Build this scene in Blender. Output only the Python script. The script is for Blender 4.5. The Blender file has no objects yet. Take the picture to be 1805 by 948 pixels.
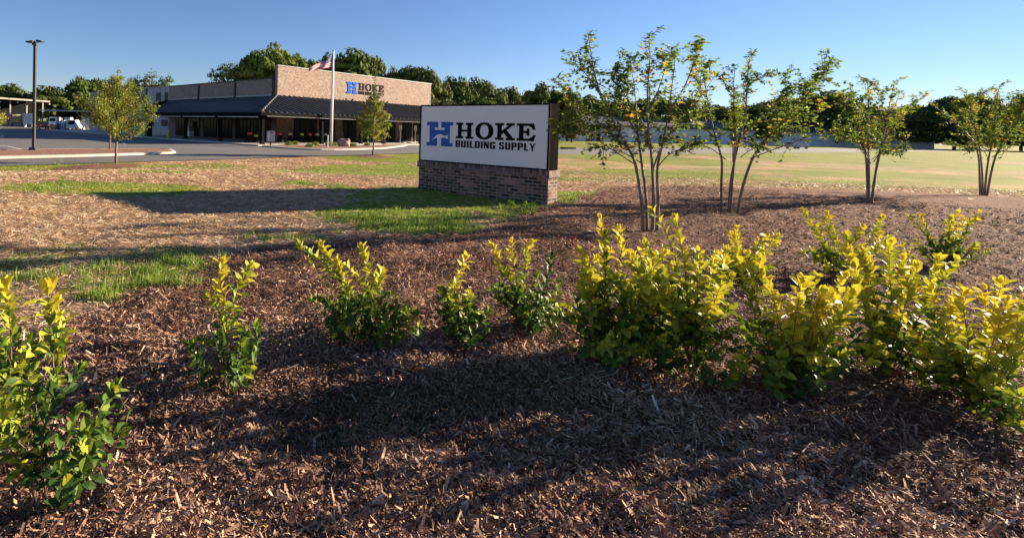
import bpy, bmesh, math, random
import numpy as np
from mathutils import Matrix, Vector

# ------------------------------------------------------------------ camera, world, sun, exposure
F_PX, CX, CY, EYE = 950.0, 600.0, 245.0, 1.45      # focal length and principal point in photo pixels (1805 wide)
_ro, _pi = math.radians(1.5), math.atan2(20.0, 950.0)
FW = np.array([0, math.cos(_pi), -math.sin(_pi)])
_r0 = np.array([1.0, 0, 0]); _u0 = np.cross(_r0, FW)
RT = math.cos(_ro)*_r0 + math.sin(_ro)*_u0
UP = math.cos(_ro)*_u0 - math.sin(_ro)*_r0
CAM = np.array([0, 0, EYE])
scene = bpy.context.scene
col = scene.collection
cam_d = bpy.data.cameras.new('camera'); cam = bpy.data.objects.new('camera', cam_d); col.objects.link(cam)
cam_d.sensor_width = 36.0; cam_d.sensor_fit = 'HORIZONTAL'
cam_d.lens = F_PX/1805*36
cam_d.shift_x = (902.5-CX)/1805; cam_d.shift_y = -(474-CY)/1805
cam_d.clip_start = 0.05; cam_d.clip_end = 9000
cam.matrix_world = Matrix(((RT[0], UP[0], -FW[0], 0), (RT[1], UP[1], -FW[1], 0), (RT[2], UP[2], -FW[2], EYE), (0, 0, 0, 1)))
scene.camera = cam

SUN_EL = math.radians(15.3); SUN_AZ = math.radians(70.8)      # azimuth from +Y towards +X
world = bpy.data.worlds.new('World'); scene.world = world; world.use_nodes = True
wn = world.node_tree; wn.nodes.clear()
sky = wn.nodes.new('ShaderNodeTexSky'); sky.sky_type = 'NISHITA'; sky.sun_disc = False
sky.sun_elevation = SUN_EL; sky.sun_rotation = SUN_AZ
sky.air_density = 1.0; sky.dust_density = 0.0; sky.ozone_density = 3.5; sky.altitude = 300
bg = wn.nodes.new('ShaderNodeBackground'); bg.inputs[1].default_value = 0.043
wo = wn.nodes.new('ShaderNodeOutputWorld')
tint = wn.nodes.new('ShaderNodeMix'); tint.data_type = 'RGBA'; tint.blend_type = 'MULTIPLY'; tint.inputs[0].default_value = 1.0
tint.inputs[7].default_value = (.87, .87, 1.06, 1)
wn.links.new(sky.outputs[0], tint.inputs[6]); wn.links.new(tint.outputs[2], bg.inputs[0]); wn.links.new(bg.outputs[0], wo.inputs[0])
sd = bpy.data.lights.new('sun', 'SUN'); sd.energy = 5.0; sd.angle = math.radians(0.5); sd.color = (1.0, 0.83, 0.62)
so = bpy.data.objects.new('sun', sd); col.objects.link(so)
_sv = Vector((math.sin(SUN_AZ)*math.cos(SUN_EL), math.cos(SUN_AZ)*math.cos(SUN_EL), math.sin(SUN_EL)))
so.rotation_euler = _sv.to_track_quat('Z', 'Y').to_euler()
vs = scene.view_settings
vs.view_transform = 'Standard'; vs.look = 'None'; vs.gamma = 1.0; vs.use_curve_mapping = False
vs.exposure = 1.78

random.seed(7); RNG = np.random.default_rng(7)

# ------------------------------------------------------------------ placing helpers
def ray(x, y): return FW + RT*(x-CX)/F_PX + UP*(CY-y)/F_PX
def ong(x, y, z=0.0):
    d = ray(x, y); return CAM + d*((z-EYE)/d[2])
def atY(x, y, Y):
    d = ray(x, y); return CAM + d*(Y/d[1])
def sst(a, b, x):
    t = np.clip((x-a)/(b-a), 0, 1); return t*t*(3-2*t)
def hsh(ix, iy, s):
    v = np.sin(ix*127.1 + iy*311.7 + s*74.7)*43758.5453
    return v - np.floor(v)
def vnoise(x, y, s=0):
    ix, iy = np.floor(x), np.floor(y); fx, fy = x-ix, y-iy
    fx = fx*fx*(3-2*fx); fy = fy*fy*(3-2*fy)
    a = hsh(ix, iy, s); b = hsh(ix+1, iy, s); c = hsh(ix, iy+1, s); d = hsh(ix+1, iy+1, s)
    return (a*(1-fx)+b*fx)*(1-fy) + (c*(1-fx)+d*fx)*fy
def fbm(x, y, s=0, o=4):
    v = 0; amp = .5
    for k in range(o):
        v = v + amp*vnoise(x, y, s+k*13); x = x*2.03+7.1; y = y*2.03+3.7; amp *= .5
    return v/(1-.5**o)
# lawn falls 0.6 m towards the car park
LN = np.array([0.693, -0.721]); LP = np.array([-14.665, 23.238])
GZ = -0.6
def terr(x, y):
    s = (x-LP[0])*LN[0] + (y-LP[1])*LN[1]
    k1 = 1-sst(1.5, 13, s); k2 = sst(14, 27, y)
    return GZ*np.maximum(k1, k2)
def gpt(x, y):
    z = 0.0
    for _ in range(8):
        p = ong(x, y, z); z = float(terr(p[0], p[1]))
    p = ong(x, y, z); return p

# ------------------------------------------------------------------ materials
def mk(name):
    m = bpy.data.materials.new(name); m.use_nodes = True
    nt = m.node_tree; bs = nt.nodes['Principled BSDF']; return m, nt, bs
def N(nt, t, **kw):
    n = nt.nodes.new(t)
    for k, v in kw.items(): setattr(n, k, v)
    return n
def ramp(nt, stops, fac=None):
    r = nt.nodes.new('ShaderNodeValToRGB'); e = r.color_ramp.elements
    while len(e) < len(stops): e.new(0.5)
    for i, (p, c) in enumerate(stops):
        e[i].position = p; e[i].color = (*c, 1)
    if fac is not None: nt.links.new(fac, r.inputs[0])
    return r
def mixc(nt, fac, a, b, bt='MIX'):
    m = nt.nodes.new('ShaderNodeMix'); m.data_type = 'RGBA'; m.blend_type = bt
    for s, v in ((m.inputs[0], fac), (m.inputs[6], a), (m.inputs[7], b)):
        if isinstance(v, (int, float)): s.default_value = v
        elif isinstance(v, tuple): s.default_value = (*v, 1)
        else: nt.links.new(v, s)
    return m.outputs[2]
def noise(nt, scale, detail=4, rough=.6, vec=None, sx=None):
    co = nt.nodes.new('ShaderNodeTexCoord'); v = vec or co.outputs['Object']
    if sx:
        mp = nt.nodes.new('ShaderNodeMapping'); mp.inputs['Scale'].default_value = sx
        nt.links.new(v, mp.inputs[0]); v = mp.outputs[0]
    n = nt.nodes.new('ShaderNodeTexNoise'); n.inputs['Scale'].default_value = scale
    n.inputs['Detail'].default_value = detail; n.inputs['Roughness'].default_value = rough
    nt.links.new(v, n.inputs['Vector']); return n.outputs['Fac']
def bump(nt, bs, h, strength=.4, dist=.02):
    b = nt.nodes.new('ShaderNodeBump'); b.inputs['Strength'].default_value = strength; b.inputs['Distance'].default_value = dist
    nt.links.new(h, b.inputs['Height']); nt.links.new(b.outputs[0], bs.inputs['Normal'])
def plain(name, c, rough=.6, var=.18, scale=3., metal=0., bmp=0.0, sx=None):
    m, nt, bs = mk(name)
    n = noise(nt, scale, 5, .65, sx=sx)
    lo = tuple(v*(1-var) for v in c); hi = tuple(min(1, v*(1+var)) for v in c)
    r = ramp(nt, [(.3, lo), (.7, hi)], n)
    nt.links.new(r.outputs[0], bs.inputs['Base Color'])
    bs.inputs['Roughness'].default_value = rough; bs.inputs['Metallic'].default_value = metal
    if bmp: bump(nt, bs, noise(nt, scale*6, 4), bmp, .01)
    return m
def brick(name, c1, c2, mortar, w=.203, h=.0677, ms=.010, mottle=.5, soldier=False, bias=0.0):
    m, nt, bs = mk(name)
    co = N(nt, 'ShaderNodeTexCoord'); sp = N(nt, 'ShaderNodeSeparateXYZ'); nt.links.new(co.outputs['Object'], sp.inputs[0])
    ad = N(nt, 'ShaderNodeMath', operation='ADD'); nt.links.new(sp.outputs[0], ad.inputs[0]); nt.links.new(sp.outputs[1], ad.inputs[1])
    cb = N(nt, 'ShaderNodeCombineXYZ'); nt.links.new(ad.outputs[0], cb.inputs[0]); nt.links.new(sp.outputs[2], cb.inputs[1])
    br = N(nt, 'ShaderNodeTexBrick'); br.offset = 0.0 if soldier else .5
    nt.links.new(cb.outputs[0], br.inputs['Vector'])
    br.inputs['Color1'].default_value = (0, 0, 0, 1); br.inputs['Color2'].default_value = (1, 1, 1, 1)
    br.inputs['Mortar'].default_value = (.5, .5, .5, 1)
    br.inputs['Scale'].default_value = 1; br.inputs['Mortar Size'].default_value = ms; br.inputs['Mortar Smooth'].default_value = .3
    br.inputs['Brick Width'].default_value = w; br.inputs['Row Height'].default_value = h; br.inputs['Bias'].default_value = bias
    tone = ramp(nt, [(.0, c1), (.45, tuple(.5*(a+b) for a, b in zip(c1, c2))), (.8, c2), (1., tuple(min(1, 1.35*v) for v in c2))], br.outputs['Color'])
    n = noise(nt, 1.3, 5, .7); n2 = noise(nt, 25, 3, .6)
    mo = ramp(nt, [(.3, (1-mottle*.5,)*3), (.7, (1+mottle*.35,)*3)], n)
    c = mixc(nt, 1.0, tone.outputs[0], mo.outputs[0], 'MULTIPLY')
    sp2 = ramp(nt, [(.35, (.72,)*3), (.65, (1.15,)*3)], n2)
    c = mixc(nt, .8, c, sp2.outputs[0], 'MULTIPLY')
    c = mixc(nt, br.outputs['Fac'], c, mortar)
    nt.links.new(c, bs.inputs['Base Color']); bs.inputs['Roughness'].default_value = .9
    inv = N(nt, 'ShaderNodeMath', operation='SUBTRACT'); inv.inputs[0].default_value = 1; nt.links.new(br.outputs['Fac'], inv.inputs[1])
    bump(nt, bs, inv.outputs[0], .8, .012)
    return m
def leafmat(name, stops, rough=.5, trans=.3, obj_var=0.0, spec=.3):
    m, nt, bs = mk(name)
    at = N(nt, 'ShaderNodeAttribute', attribute_name='tone')
    r = ramp(nt, stops, at.outputs['Fac'])
    c = r.outputs[0]
    if obj_var:
        oi = N(nt, 'ShaderNodeObjectInfo')
        rr = ramp(nt, [(0, (1-obj_var, 1-obj_var*.6, 1-obj_var)), (1, (1+obj_var, 1+obj_var*.5, 1))], oi.outputs['Random'])
        c = mixc(nt, 1.0, c, rr.outputs[0], 'MULTIPLY')
    nt.links.new(c, bs.inputs['Base Color']); bs.inputs['Roughness'].default_value = rough
    bs.inputs['Specular IOR Level'].default_value = spec
    tr = N(nt, 'ShaderNodeBsdfTranslucent'); nt.links.new(c, tr.inputs[0])
    mx = N(nt, 'ShaderNodeMixShader'); mx.inputs[0].default_value = trans
    out = nt.nodes['Material Output']
    nt.links.new(bs.outputs[0], mx.inputs[1]); nt.links.new(tr.outputs[0], mx.inputs[2]); nt.links.new(mx.outputs[0], out.inputs[0])
    return m
M = {}
M['black_metal'] = plain('black_metal', (.006, .006, .007), .8, .2, 2)
M['roof_metal'] = plain('roof_metal', (.105, .103, .102), .7, .2, .7, metal=0.0)
M['dark'] = plain('dark_paint', (.014, .014, .015), .9, .2)
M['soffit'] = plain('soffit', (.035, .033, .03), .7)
M['grey_metal'] = plain('grey_metal_siding', (.33, .32, .31), .55, .07, .8)
M['coping'] = plain('coping', (.35, .33, .30), .5, .1)
M['glint_strip'] = plain('eave_glint', (.55, .53, .48), .5)  # pale colour stands in for light reflected under the gutter
M['white'] = plain('white_paint', (.78, .78, .77), .45, .05)
M['bluewhite'] = plain('white_siding', (.62, .66, .72), .5, .06, .3)
M['panel'] = plain('sign_acrylic', (.76, .71, .65), .45, .015, .8)
M['black_vinyl'] = plain('black_vinyl', (.004, .004, .004), .8)
M['black_vinyl'].node_tree.nodes['Principled BSDF'].inputs['Specular IOR Level'].default_value = .1
M['blue_vinyl'] = plain('blue_vinyl', (.040, .115, .38), .7, .06)
M['blue_vinyl'].node_tree.nodes['Principled BSDF'].inputs['Specular IOR Level'].default_value = .15
M['blue_sign'] = plain('blue_channel', (.025, .13, .60), .85, .1)
M['bronze'] = plain('bronze_pole', (.030, .027, .025), .6, .2)
M['bronze_side'] = plain('sign_cabinet_side', (.013, .011, .0095), .9, .25, 2)
M['concrete'] = plain('concrete', (.44, .385, .32), .85, .15, 1.5, bmp=.3)
M['asphalt'] = None
M['paint'] = plain('road_paint', (.55, .54, .50), .8, .25, 8)
M['brick_tower'] = brick('brick_tower', (.20, .128, .094), (.385, .28, .215), (.34, .29, .25), mottle=.35)
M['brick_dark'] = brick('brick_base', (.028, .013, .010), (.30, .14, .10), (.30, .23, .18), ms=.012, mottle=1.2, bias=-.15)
M['brick_soldier'] = brick('brick_soldier', (.06, .035, .03), (.24, .15, .12), (.20, .155, .13), w=.0677, h=.30, ms=.010, soldier=True)
M['glass'] = mk('window_glass')[0]
_b = M['glass'].node_tree.nodes['Principled BSDF']; _b.inputs['Base Color'].default_value = (.012, .015, .014, 1); _b.inputs['Roughness'].default_value = .10; _b.inputs['IOR'].default_value = 1.22
M['frame_white'] = plain('window_frame', (.55, .55, .53), .5)
M['bark'] = plain('bark', (.16, .12, .09), .85, .35, 14, bmp=.5, sx=(1, 1, .25))
M['bark_pale'] = plain('smooth_bark', (.17, .125, .09), .6, .3, 18, bmp=.25, sx=(1, 1, .2))
M['bark_dark'] = plain('dark_bark', (.07, .055, .045), .9, .3, 3)
M['twig'] = plain('twig', (.14, .10, .05), .7, .3, 20)
M['red'] = plain('red_paint', (.55, .03, .03), .4)
M['tan'] = plain('tan_plastic', (.50, .42, .25), .6)
M['yellow'] = plain('yellow_green_paint', (.40, .42, .06), .6, .2)
M['steel'] = plain('brushed_steel', (.42, .42, .41), .4, .15, 2)
M['lumber'] = plain('lumber', (.55, .36, .17), .8, .35, 6, sx=(.3, 3, 8))
M['wood_grey'] = plain('weathered_wood', (.30, .26, .21), .8, .3, 4)
M['wrap'] = plain('lumber_wrap', (.45, .50, .55), .5, .2, 2)
M['blue_wrap'] = plain('blue_wrap', (.16, .28, .50), .5, .15, 2)
M['rock'] = plain('boulder_rock', (.34, .22, .17), .9, .35, 3, bmp=.9)
M['rubber'] = plain('rubber', (.018, .018, .018), .8)
M['tar_roof'] = plain('dark_roof', (.05, .065, .085), .7, .2, .4)
M['flag_red'] = None
M['sign_white'] = plain('sign_white', (.8, .8, .8), .4, .03)
M['sign_blue'] = plain('sign_blue', (.03, .12, .45), .4, .05)
M['sign_green'] = plain('sign_green', (.02, .25, .10), .4, .05)
M['carpaint'] = plain('car_paint_black', (.012, .013, .016), .22)
M['tower_trim'] = plain('dark_trim', (.03, .026, .024), .5)
for _k, _v in (('roof_metal', .12), ('black_metal', .04), ('blue_sign', .05), ('soffit', .1), ('dark', .03), ('tower_trim', .2), ('glass', .12), ('bronze_side', .0)):
    M[_k].node_tree.nodes['Principled BSDF'].inputs['Specular IOR Level'].default_value = _v
# asphalt
m, nt, bs = mk('asphalt')
n1 = noise(nt, .25, 5, .6); n2 = noise(nt, 40, 3, .7)
c = ramp(nt, [(.3, (.105, .096, .088)), (.7, (.150, .138, .127))], n1)
s = ramp(nt, [(.3, (.7,)*3), (.7, (1.25,)*3)], n2)
cc = mixc(nt, 1., c.outputs[0], s.outputs[0], 'MULTIPLY')
nt.links.new(cc, bs.inputs['Base Color']); bs.inputs['Roughness'].default_value = .85; bump(nt, bs, n2, .5, .008)
M['asphalt'] = m
# foliage
M['tree_a'] = leafmat('foliage_mid', [(0, (.045, .070, .014)), (.5, (.11, .145, .034)), (1, (.13, .15, .045))], .75, .22, .22, spec=.1)
M['tree_b'] = leafmat('foliage_bright', [(0, (.05, .08, .014)), (.5, (.13, .18, .03)), (1, (.20, .23, .05))], .75, .25, .1, spec=.1)
M['tree_c'] = leafmat('foliage_dark', [(0, (.032, .052, .014)), (.5, (.078, .108, .03)), (1, (.12, .145, .045))], .75, .2, .2, spec=.1)
M['tree_d'] = leafmat('foliage_olive', [(0, (.05, .055, .018)), (.5, (.11, .11, .04)), (1, (.17, .155, .065))], .75, .2, .15, spec=.1)
M['young'] = leafmat('young_tree_leaves', [(0, (.07, .11, .016)), (.45, (.18, .225, .032)), (.8, (.34, .32, .05)), (1, (.42, .27, .05))], .5, .35)
M['myrtle'] = leafmat('myrtle_leaves', [(0, (.045, .085, .014)), (.5, (.14, .21, .026)), (.75, (.30, .33, .03)), (.92, (.55, .42, .04)), (1, (.62, .28, .05))], .6, .50, spec=.25)
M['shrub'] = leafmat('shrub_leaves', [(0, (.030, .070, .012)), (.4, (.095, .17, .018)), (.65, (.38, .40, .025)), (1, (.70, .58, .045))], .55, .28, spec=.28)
M['redleaf'] = leafmat('red_leaves', [(0, (.07, .02, .02)), (.6, (.17, .04, .03)), (1, (.30, .10, .05))], .5, .25)
M['grass'] = leafmat('grass_blades', [(0, (.07, .11, .014)), (.5, (.17, .28, .028)), (.85, (.31, .39, .055)), (1, (.45, .36, .16))], .55, .35)
M['straw'] = leafmat('straw', [(0, (.20, .10, .05)), (.5, (.50, .34, .19)), (1, (.92, .74, .52))], .6, .15)
M['chips'] = leafmat('mulch_chips', [(0, (.06, .034, .022)), (.45, (.27, .145, .088)), (.8, (.50, .31, .20)), (1, (.74, .56, .39))], .8, .0)
# ground
m, nt, bs = mk('ground_cover')
gA = N(nt, 'ShaderNodeAttribute', attribute_name='green').outputs['Fac']
bA = N(nt, 'ShaderNodeAttribute', attribute_name='bed').outputs['Fac']
st1 = noise(nt, 9, 6, .75, sx=(.35, 1, 1)); big = noise(nt, .5, 4, .6); fine = noise(nt, 45, 4, .75, sx=(.3, 1, 1))
straw = ramp(nt, [(.30, (.26, .13, .065)), (.46, (.46, .27, .145)), (.58, (.62, .42, .24)), (.72, (.74, .56, .36))], st1)
soil = ramp(nt, [(.35, (.27, .13, .065)), (.7, (.44, .25, .14))], fine)
sm = ramp(nt, [(.42, (0, 0, 0)), (.62, (.75,)*3)], big)
c = mixc(nt, sm.outputs[0], straw.outputs[0], soil.outputs[0])
fm = ramp(nt, [(.3, (.62,)*3), (.7, (1.25,)*3)], fine)
c = mixc(nt, .9, c, fm.outputs[0], 'MULTIPLY')
g1 = noise(nt, 12, 5, .7); g2 = noise(nt, 1.1, 4, .6)
grn = ramp(nt, [(.3, (.085, .105, .013)), (.5, (.19, .215, .028)), (.7, (.32, .30, .06))], g1)
g2r = ramp(nt, [(.3, (.8, .95, .8)), (.7, (1.35, 1.15, 1.0))], g2)
grn2 = mixc(nt, 1., grn.outputs[0], g2r.outputs[0], 'MULTIPLY')
med = noise(nt, .9, 7, .8, sx=(.5, 1, 1))
ad0 = N(nt, 'ShaderNodeMath', operation='MULTIPLY_ADD'); nt.links.new(med, ad0.inputs[0]); ad0.inputs[1].default_value = 1.7; ad0.inputs[2].default_value = -.80
ad1 = N(nt, 'ShaderNodeMath', operation='ADD'); nt.links.new(gA, ad1.inputs[0]); nt.links.new(ad0.outputs[0], ad1.inputs[1])
adg = N(nt, 'ShaderNodeMath', operation='ADD'); nt.links.new(ad1.outputs[0], adg.inputs[0])
sc_ = N(nt, 'ShaderNodeMath', operation='MULTIPLY_ADD'); nt.links.new(fine, sc_.inputs[0]); sc_.inputs[1].default_value = .9; sc_.inputs[2].default_value = -.45
nt.links.new(sc_.outputs[0], adg.inputs[1])
gr = ramp(nt, [(.38, (0, 0, 0)), (.62, (1, 1, 1))], adg.outputs[0])
c = mixc(nt, gr.outputs[0], c, grn2)
blo = noise(nt, .33, 7, .7, sx=(.5, 1, 1)); blr = ramp(nt, [(.35, (.66, .66, .62)), (.5, (1, 1, 1)), (.65, (1.22, 1.2, 1.1))], blo)
c = mixc(nt, 1., c, blr.outputs[0], 'MULTIPLY')
mu = noise(nt, 30, 6, .8); mub = noise(nt, 3, 4, .6)
mul = ramp(nt, [(.3, (.05, .024, .015)), (.5, (.19, .096, .058)), (.68, (.38, .22, .135))], mu)
mul2 = ramp(nt, [(.3, (.5,)*3), (.7, (1.25,)*3)], mub)
mulc = mixc(nt, 1., mul.outputs[0], mul2.outputs[0], 'MULTIPLY')
c = mixc(nt, bA, c, mulc)
nt.links.new(c, bs.inputs['Base Color']); bs.inputs['Roughness'].default_value = .95; bs.inputs['Specular IOR Level'].default_value = .1
hh = mixc(nt, bA, st1, mu); bump(nt, bs, hh, .9, .035)
M['ground'] = m
m, nt, bs = mk('island_mulch')
mu = noise(nt, 8, 6, .8)
r = ramp(nt, [(.3, (.07, .03, .018)), (.5, (.22, .10, .05)), (.7, (.36, .19, .10))], mu)
nt.links.new(r.outputs[0], bs.inputs['Base Color']); bs.inputs['Roughness'].default_value = .95; bump(nt, bs, mu, .9, .05)
M['island_mulch'] = m

# ------------------------------------------------------------------ mesh helpers
def tag(o, label=None, cat=None, group=None, kind=None):
    if label: o['label'] = label
    if cat: o['category'] = cat
    if group: o['group'] = group
    if kind: o['kind'] = kind
    return o
def empty(name, loc, rz=0.0, label=None, cat=None, group=None):
    o = bpy.data.objects.new(name, None); col.objects.link(o); o.location = Vector([float(v) for v in loc]); o.rotation_euler = (0, 0, rz)
    o.empty_display_size = .2
    return tag(o, label, cat, group)
class MB:
    def __init__(s): s.v = []; s.f = []
    def add(s, vs_, fs):
        k = len(s.v); s.v += [tuple(float(c) for c in v) for v in vs_]; s.f += [tuple(i+k for i in f) for f in fs]; return s
    def box(s, x0, x1, y0, y1, z0, z1):
        vs_ = [(x0, y0, z0), (x1, y0, z0), (x1, y1, z0), (x0, y1, z0), (x0, y0, z1), (x1, y0, z1), (x1, y1, z1), (x0, y1, z1)]
        return s.add(vs_, [(3, 2, 1, 0), (4, 5, 6, 7), (0, 1, 5, 4), (1, 2, 6, 5), (2, 3, 7, 6), (3, 0, 4, 7)])
    def bev(s, x0, x1, y0, y1, z0, z1, b=.01):
        bm = bmesh.new(); bmesh.ops.create_cube(bm, size=1)
        for v in bm.verts: v.co = Vector(((x0+x1)/2+v.co.x*(x1-x0), (y0+y1)/2+v.co.y*(y1-y0), (z0+z1)/2+v.co.z*(z1-z0)))
        bmesh.ops.bevel(bm, geom=bm.edges[:], offset=b, segments=2, affect='EDGES')
        bm.verts.index_update(); s.add([v.co for v in bm.verts], [[v.index for v in f.verts] for f in bm.faces]); bm.free(); return s
    def tube(s, pts, rad, n=8, caps=True):
        pts = [Vector([float(c) for c in p]) for p in pts]; k = len(s.v)
        rad = rad if isinstance(rad, (list, tuple)) else [rad]*len(pts)
        for i, p in enumerate(pts):
            d = (pts[min(i+1, len(pts)-1)]-pts[max(i-1, 0)]).normalized()
            ref = Vector((0, 0, 1)) if abs(d.z) < .9 else Vector((1, 0, 0))
            a = d.cross(ref).normalized(); b_ = d.cross(a)
            for j in range(n):
                t = 2*math.pi*j/n
                s.v.append(tuple(p + (a*math.cos(t)+b_*math.sin(t))*rad[i]))
        for i in range(len(pts)-1):
            for j in range(n):
                q = k+i*n
                s.f.append((q+j, q+(j+1) % n, q+n+(j+1) % n, q+n+j))
        if caps:
            s.f.append(tuple(k+j for j in range(n))[::-1]); s.f.append(tuple(k+(len(pts)-1)*n+j for j in range(n)))
        return s
    def cyl(s, c, r, h, n=16, r2=None): return s.tube([c, (c[0], c[1], c[2]+h)], [r, r if r2 is None else r2], n)
    def quad(s, a, b, c, d): return s.add([a, b, c, d], [(0, 1, 2, 3)])
    def build(s, name, mat, parent=None, smooth=False):
        me = bpy.data.meshes.new(name); me.from_pydata(s.v, [], s.f); me.update()
        if smooth: me.polygons.foreach_set('use_smooth', [True]*len(me.polygons))
        if mat: me.materials.append(mat)
        o = bpy.data.objects.new(name, me); col.objects.link(o)
        if parent: o.parent = parent
        return o
def fastmesh(name, V, tone, mat, parent=None, smooth=False, faces=None):
    """V (n,k,3): n polygons of k corners; tone (n,)"""
    n, k, _ = V.shape
    me = bpy.data.meshes.new(name)
    me.vertices.add(n*k); me.vertices.foreach_set('co', V.astype(np.float32).ravel())
    me.loops.add(n*k); me.loops.foreach_set('vertex_index', np.arange(n*k, dtype=np.int32))
    me.polygons.add(n); me.polygons.foreach_set('loop_start', np.arange(0, n*k, k, dtype=np.int32))
    me.polygons.foreach_set('loop_total', np.full(n, k, dtype=np.int32))
    at = me.attributes.new('tone', 'FLOAT', 'POINT'); at.data.foreach_set('value', np.repeat(tone, k).astype(np.float32))
    me.update(calc_edges=True); me.materials.append(mat)
    o = bpy.data.objects.new(name, me); col.objects.link(o)
    if parent: o.parent = parent
    return o
def norm(v): return v/np.maximum(1e-9, np.linalg.norm(v, axis=-1, keepdims=True))
def leaves(P, D, Nn, L, W, fold=.25, fine=False):
    """pointed leaves from P along D, facing Nn, folded along the midrib: 2 (or 4 when fine) quads per leaf"""
    D = norm(D); S = norm(np.cross(D, Nn)); Nn = norm(np.cross(S, D))
    L = np.broadcast_to(np.asarray(L, float), (len(P),))[:, None]; W = np.broadcast_to(np.asarray(W, float), (len(P),))[:, None]
    def at(t, w, s_, dz=0.0): return P + D*L*t + S*W*w*s_ + Nn*(W*abs(w)*fold*2*(1 if s_ else 0) - L*dz)
    if not fine:
        tip = at(1, 0, 0)
        return np.concatenate([np.stack([P, tip, at(.72, .36, -1), at(.38, .5, -1)], 1), np.stack([P, at(.38, .5, 1), at(.72, .36, 1), tip], 1)], 0)
    m = at(.5, 0, 0, -.03); tip = at(1, 0, 0, .10); q = []
    for s_ in (-1, 1):
        e1, e2, e3 = at(.16, .27, s_), at(.46, .50, s_, -.02), at(.80, .33, s_, .04)
        q += [np.stack([P, m, e2, e1][::s_], 1), np.stack([m, tip, e3, e2][::s_], 1)]
    return np.concatenate(q, 0)
def cards(P, Nn, size, rng, asp=.7):
    n = len(P); Nn = norm(Nn); r = rng.normal(size=(n, 3)); U = norm(np.cross(Nn, r)); Vv = np.cross(Nn, U)
    s = np.broadcast_to(np.asarray(size, float), (n,))[:, None]*.5
    return np.stack([P-U*s, P-Vv*s*asp, P+U*s, P+Vv*s*asp], 1)

# ------------------------------------------------------------------ ground
bed_img = [(-330, 900), (-160, 700), (-10, 618), (120, 566), (222, 530), (284, 505), (358, 478), (402, 452), (460, 435), (560, 427), (640, 421), (700, 418), (830, 414), (862, 398), (955, 367), (985, 357), (1040, 342), (1100, 329), (1200, 326), (1400, 330), (1640, 338)]
bed_w = [ong(*p)[:2] for p in bed_img] + [np.array([30, 9]), np.array([30, -6]), np.array([-1.2, -6]), np.array([-1.9, .5])]
bed_w = np.array(bed_w)
def in_poly(x, y, poly):
    x = np.asarray(x); y = np.asarray(y); c = np.zeros(x.shape, bool); n = len(poly)
    for i in range(n):
        x1, y1 = poly[i]; x2, y2 = poly[(i+1) % n]
        if y1 == y2: continue
        k = ((y1 > y) != (y2 > y)) & (x < (x2-x1)*(y-y1)/(y2-y1)+x1); c ^= k
    return c
def d_poly(x, y, poly):
    d = np.full(np.shape(x), 1e9); n = len(poly)
    for i in range(n):
        p, q = poly[i], poly[(i+1) % n]; e = q-p; t = np.clip(((x-p[0])*e[0]+(y-p[1])*e[1])/max(1e-9, e@e), 0, 1)
        d = np.minimum(d, np.hypot(x-p[0]-t*e[0], y-p[1]-t*e[1]))
    return np.where(in_poly(x, y, poly), d, -d)
def ell(x0, x1, y0, y1, w=1.0):
    c = gpt((x0+x1)/2, (y0+y1)/2); far = gpt((x0+x1)/2, y0); near = gpt((x0+x1)/2, y1)
    return ((c[0]), (far[1]+near[1])/2, (x1-x0)/2*c[1]/F_PX, (far[1]-near[1])/2, w)
GREEN = [ell(-40, 420, 287, 299, .85), ell(180, 360, 299, 308, .7), ell(960, 1200, 340, 352, .8), ell(700, 960, 270, 288, 1.0), ell(985, 1700, 262, 274, 1.0), ell(1000, 1800, 312, 322, .5),ell(20, 390, 319, 342, 1.1), ell(0, 330, 285, 296, .6), ell(240, 480, 287, 300, .6), ell(480, 1010, 290, 316, 1.0), ell(560, 780, 272, 288, .8),
         ell(545, 890, 355, 424, 1.3), ell(590, 1000, 330, 375, 1.1), ell(850, 970, 355, 398, 1.1), ell(960, 1060, 340, 360, 1.1), ell(560, 640, 325, 334, .7), ell(505, 570, 318, 326, .7),
         ell(970, 1320, 272, 292, 1.0), ell(1030, 1360, 300, 314, 1.0), ell(1200, 1900, 270, 300, .9), ell(1340, 1900, 304, 322, .8),
         ell(120, 420, 440, 520, .62), ell(0, 130, 425, 500, .45), ell(150, 330, 490, 540, .8), ell(-200, 60, 480, 600, .6), ell(420, 560, 414, 432, .7)]
RINGS = [ell(128, 262, 287, 299, 1), ell(618, 700, 273.5, 279.5, 1)]
def green_at(x, y):
    g = np.zeros(np.shape(x))
    wx = (fbm(x*.45, y*.45, 5)-.5)*1.6; wy = (fbm(x*.45, y*.45, 9)-.5)*1.6
    for cx_, cy_, rx, ry, w in GREEN:
        d = np.hypot((x-cx_+wx*min(1, rx))/rx, (y-cy_+wy*min(1, ry))/ry)
        g = np.maximum(g, w*(1-sst(.55, 1.25, d)))
    g = g*(.52+1.15*fbm(x*1.3, y*1.3, 2)) + .22*sst(.5, .75, fbm(x*.8, y*.8, 31))
    g = np.maximum(g, .42*sst(6, 11, x)*sst(14, 18, y)*(.5+fbm(x*.25, y*.5, 77)))
    far = sst(60, 70, y)
    return np.clip(np.maximum(g, far*.75), 0, 1)
def bed_at(x, y):
    w = (fbm(x*1.5, y*1.5, 3)-.5)*.5
    b = sst(-.08, .10, d_poly(x+w, y+w*.6, bed_w))
    for cx_, cy_, rx, ry, _ in RINGS:
        d = np.hypot((x-cx_)/rx, (y-cy_)/ry) + (fbm(x*2, y*2, 8)-.5)*.5
        b = np.maximum(b, 1-sst(.8, 1.0, d))
    return b
def micro(x, y, b):
    z = (fbm(x*1.6, y*1.6, 21)-.5)*.05
    z += b*((fbm(x*5, y*5, 22, 3)-.5)*.06 + .02)
    return z
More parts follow.
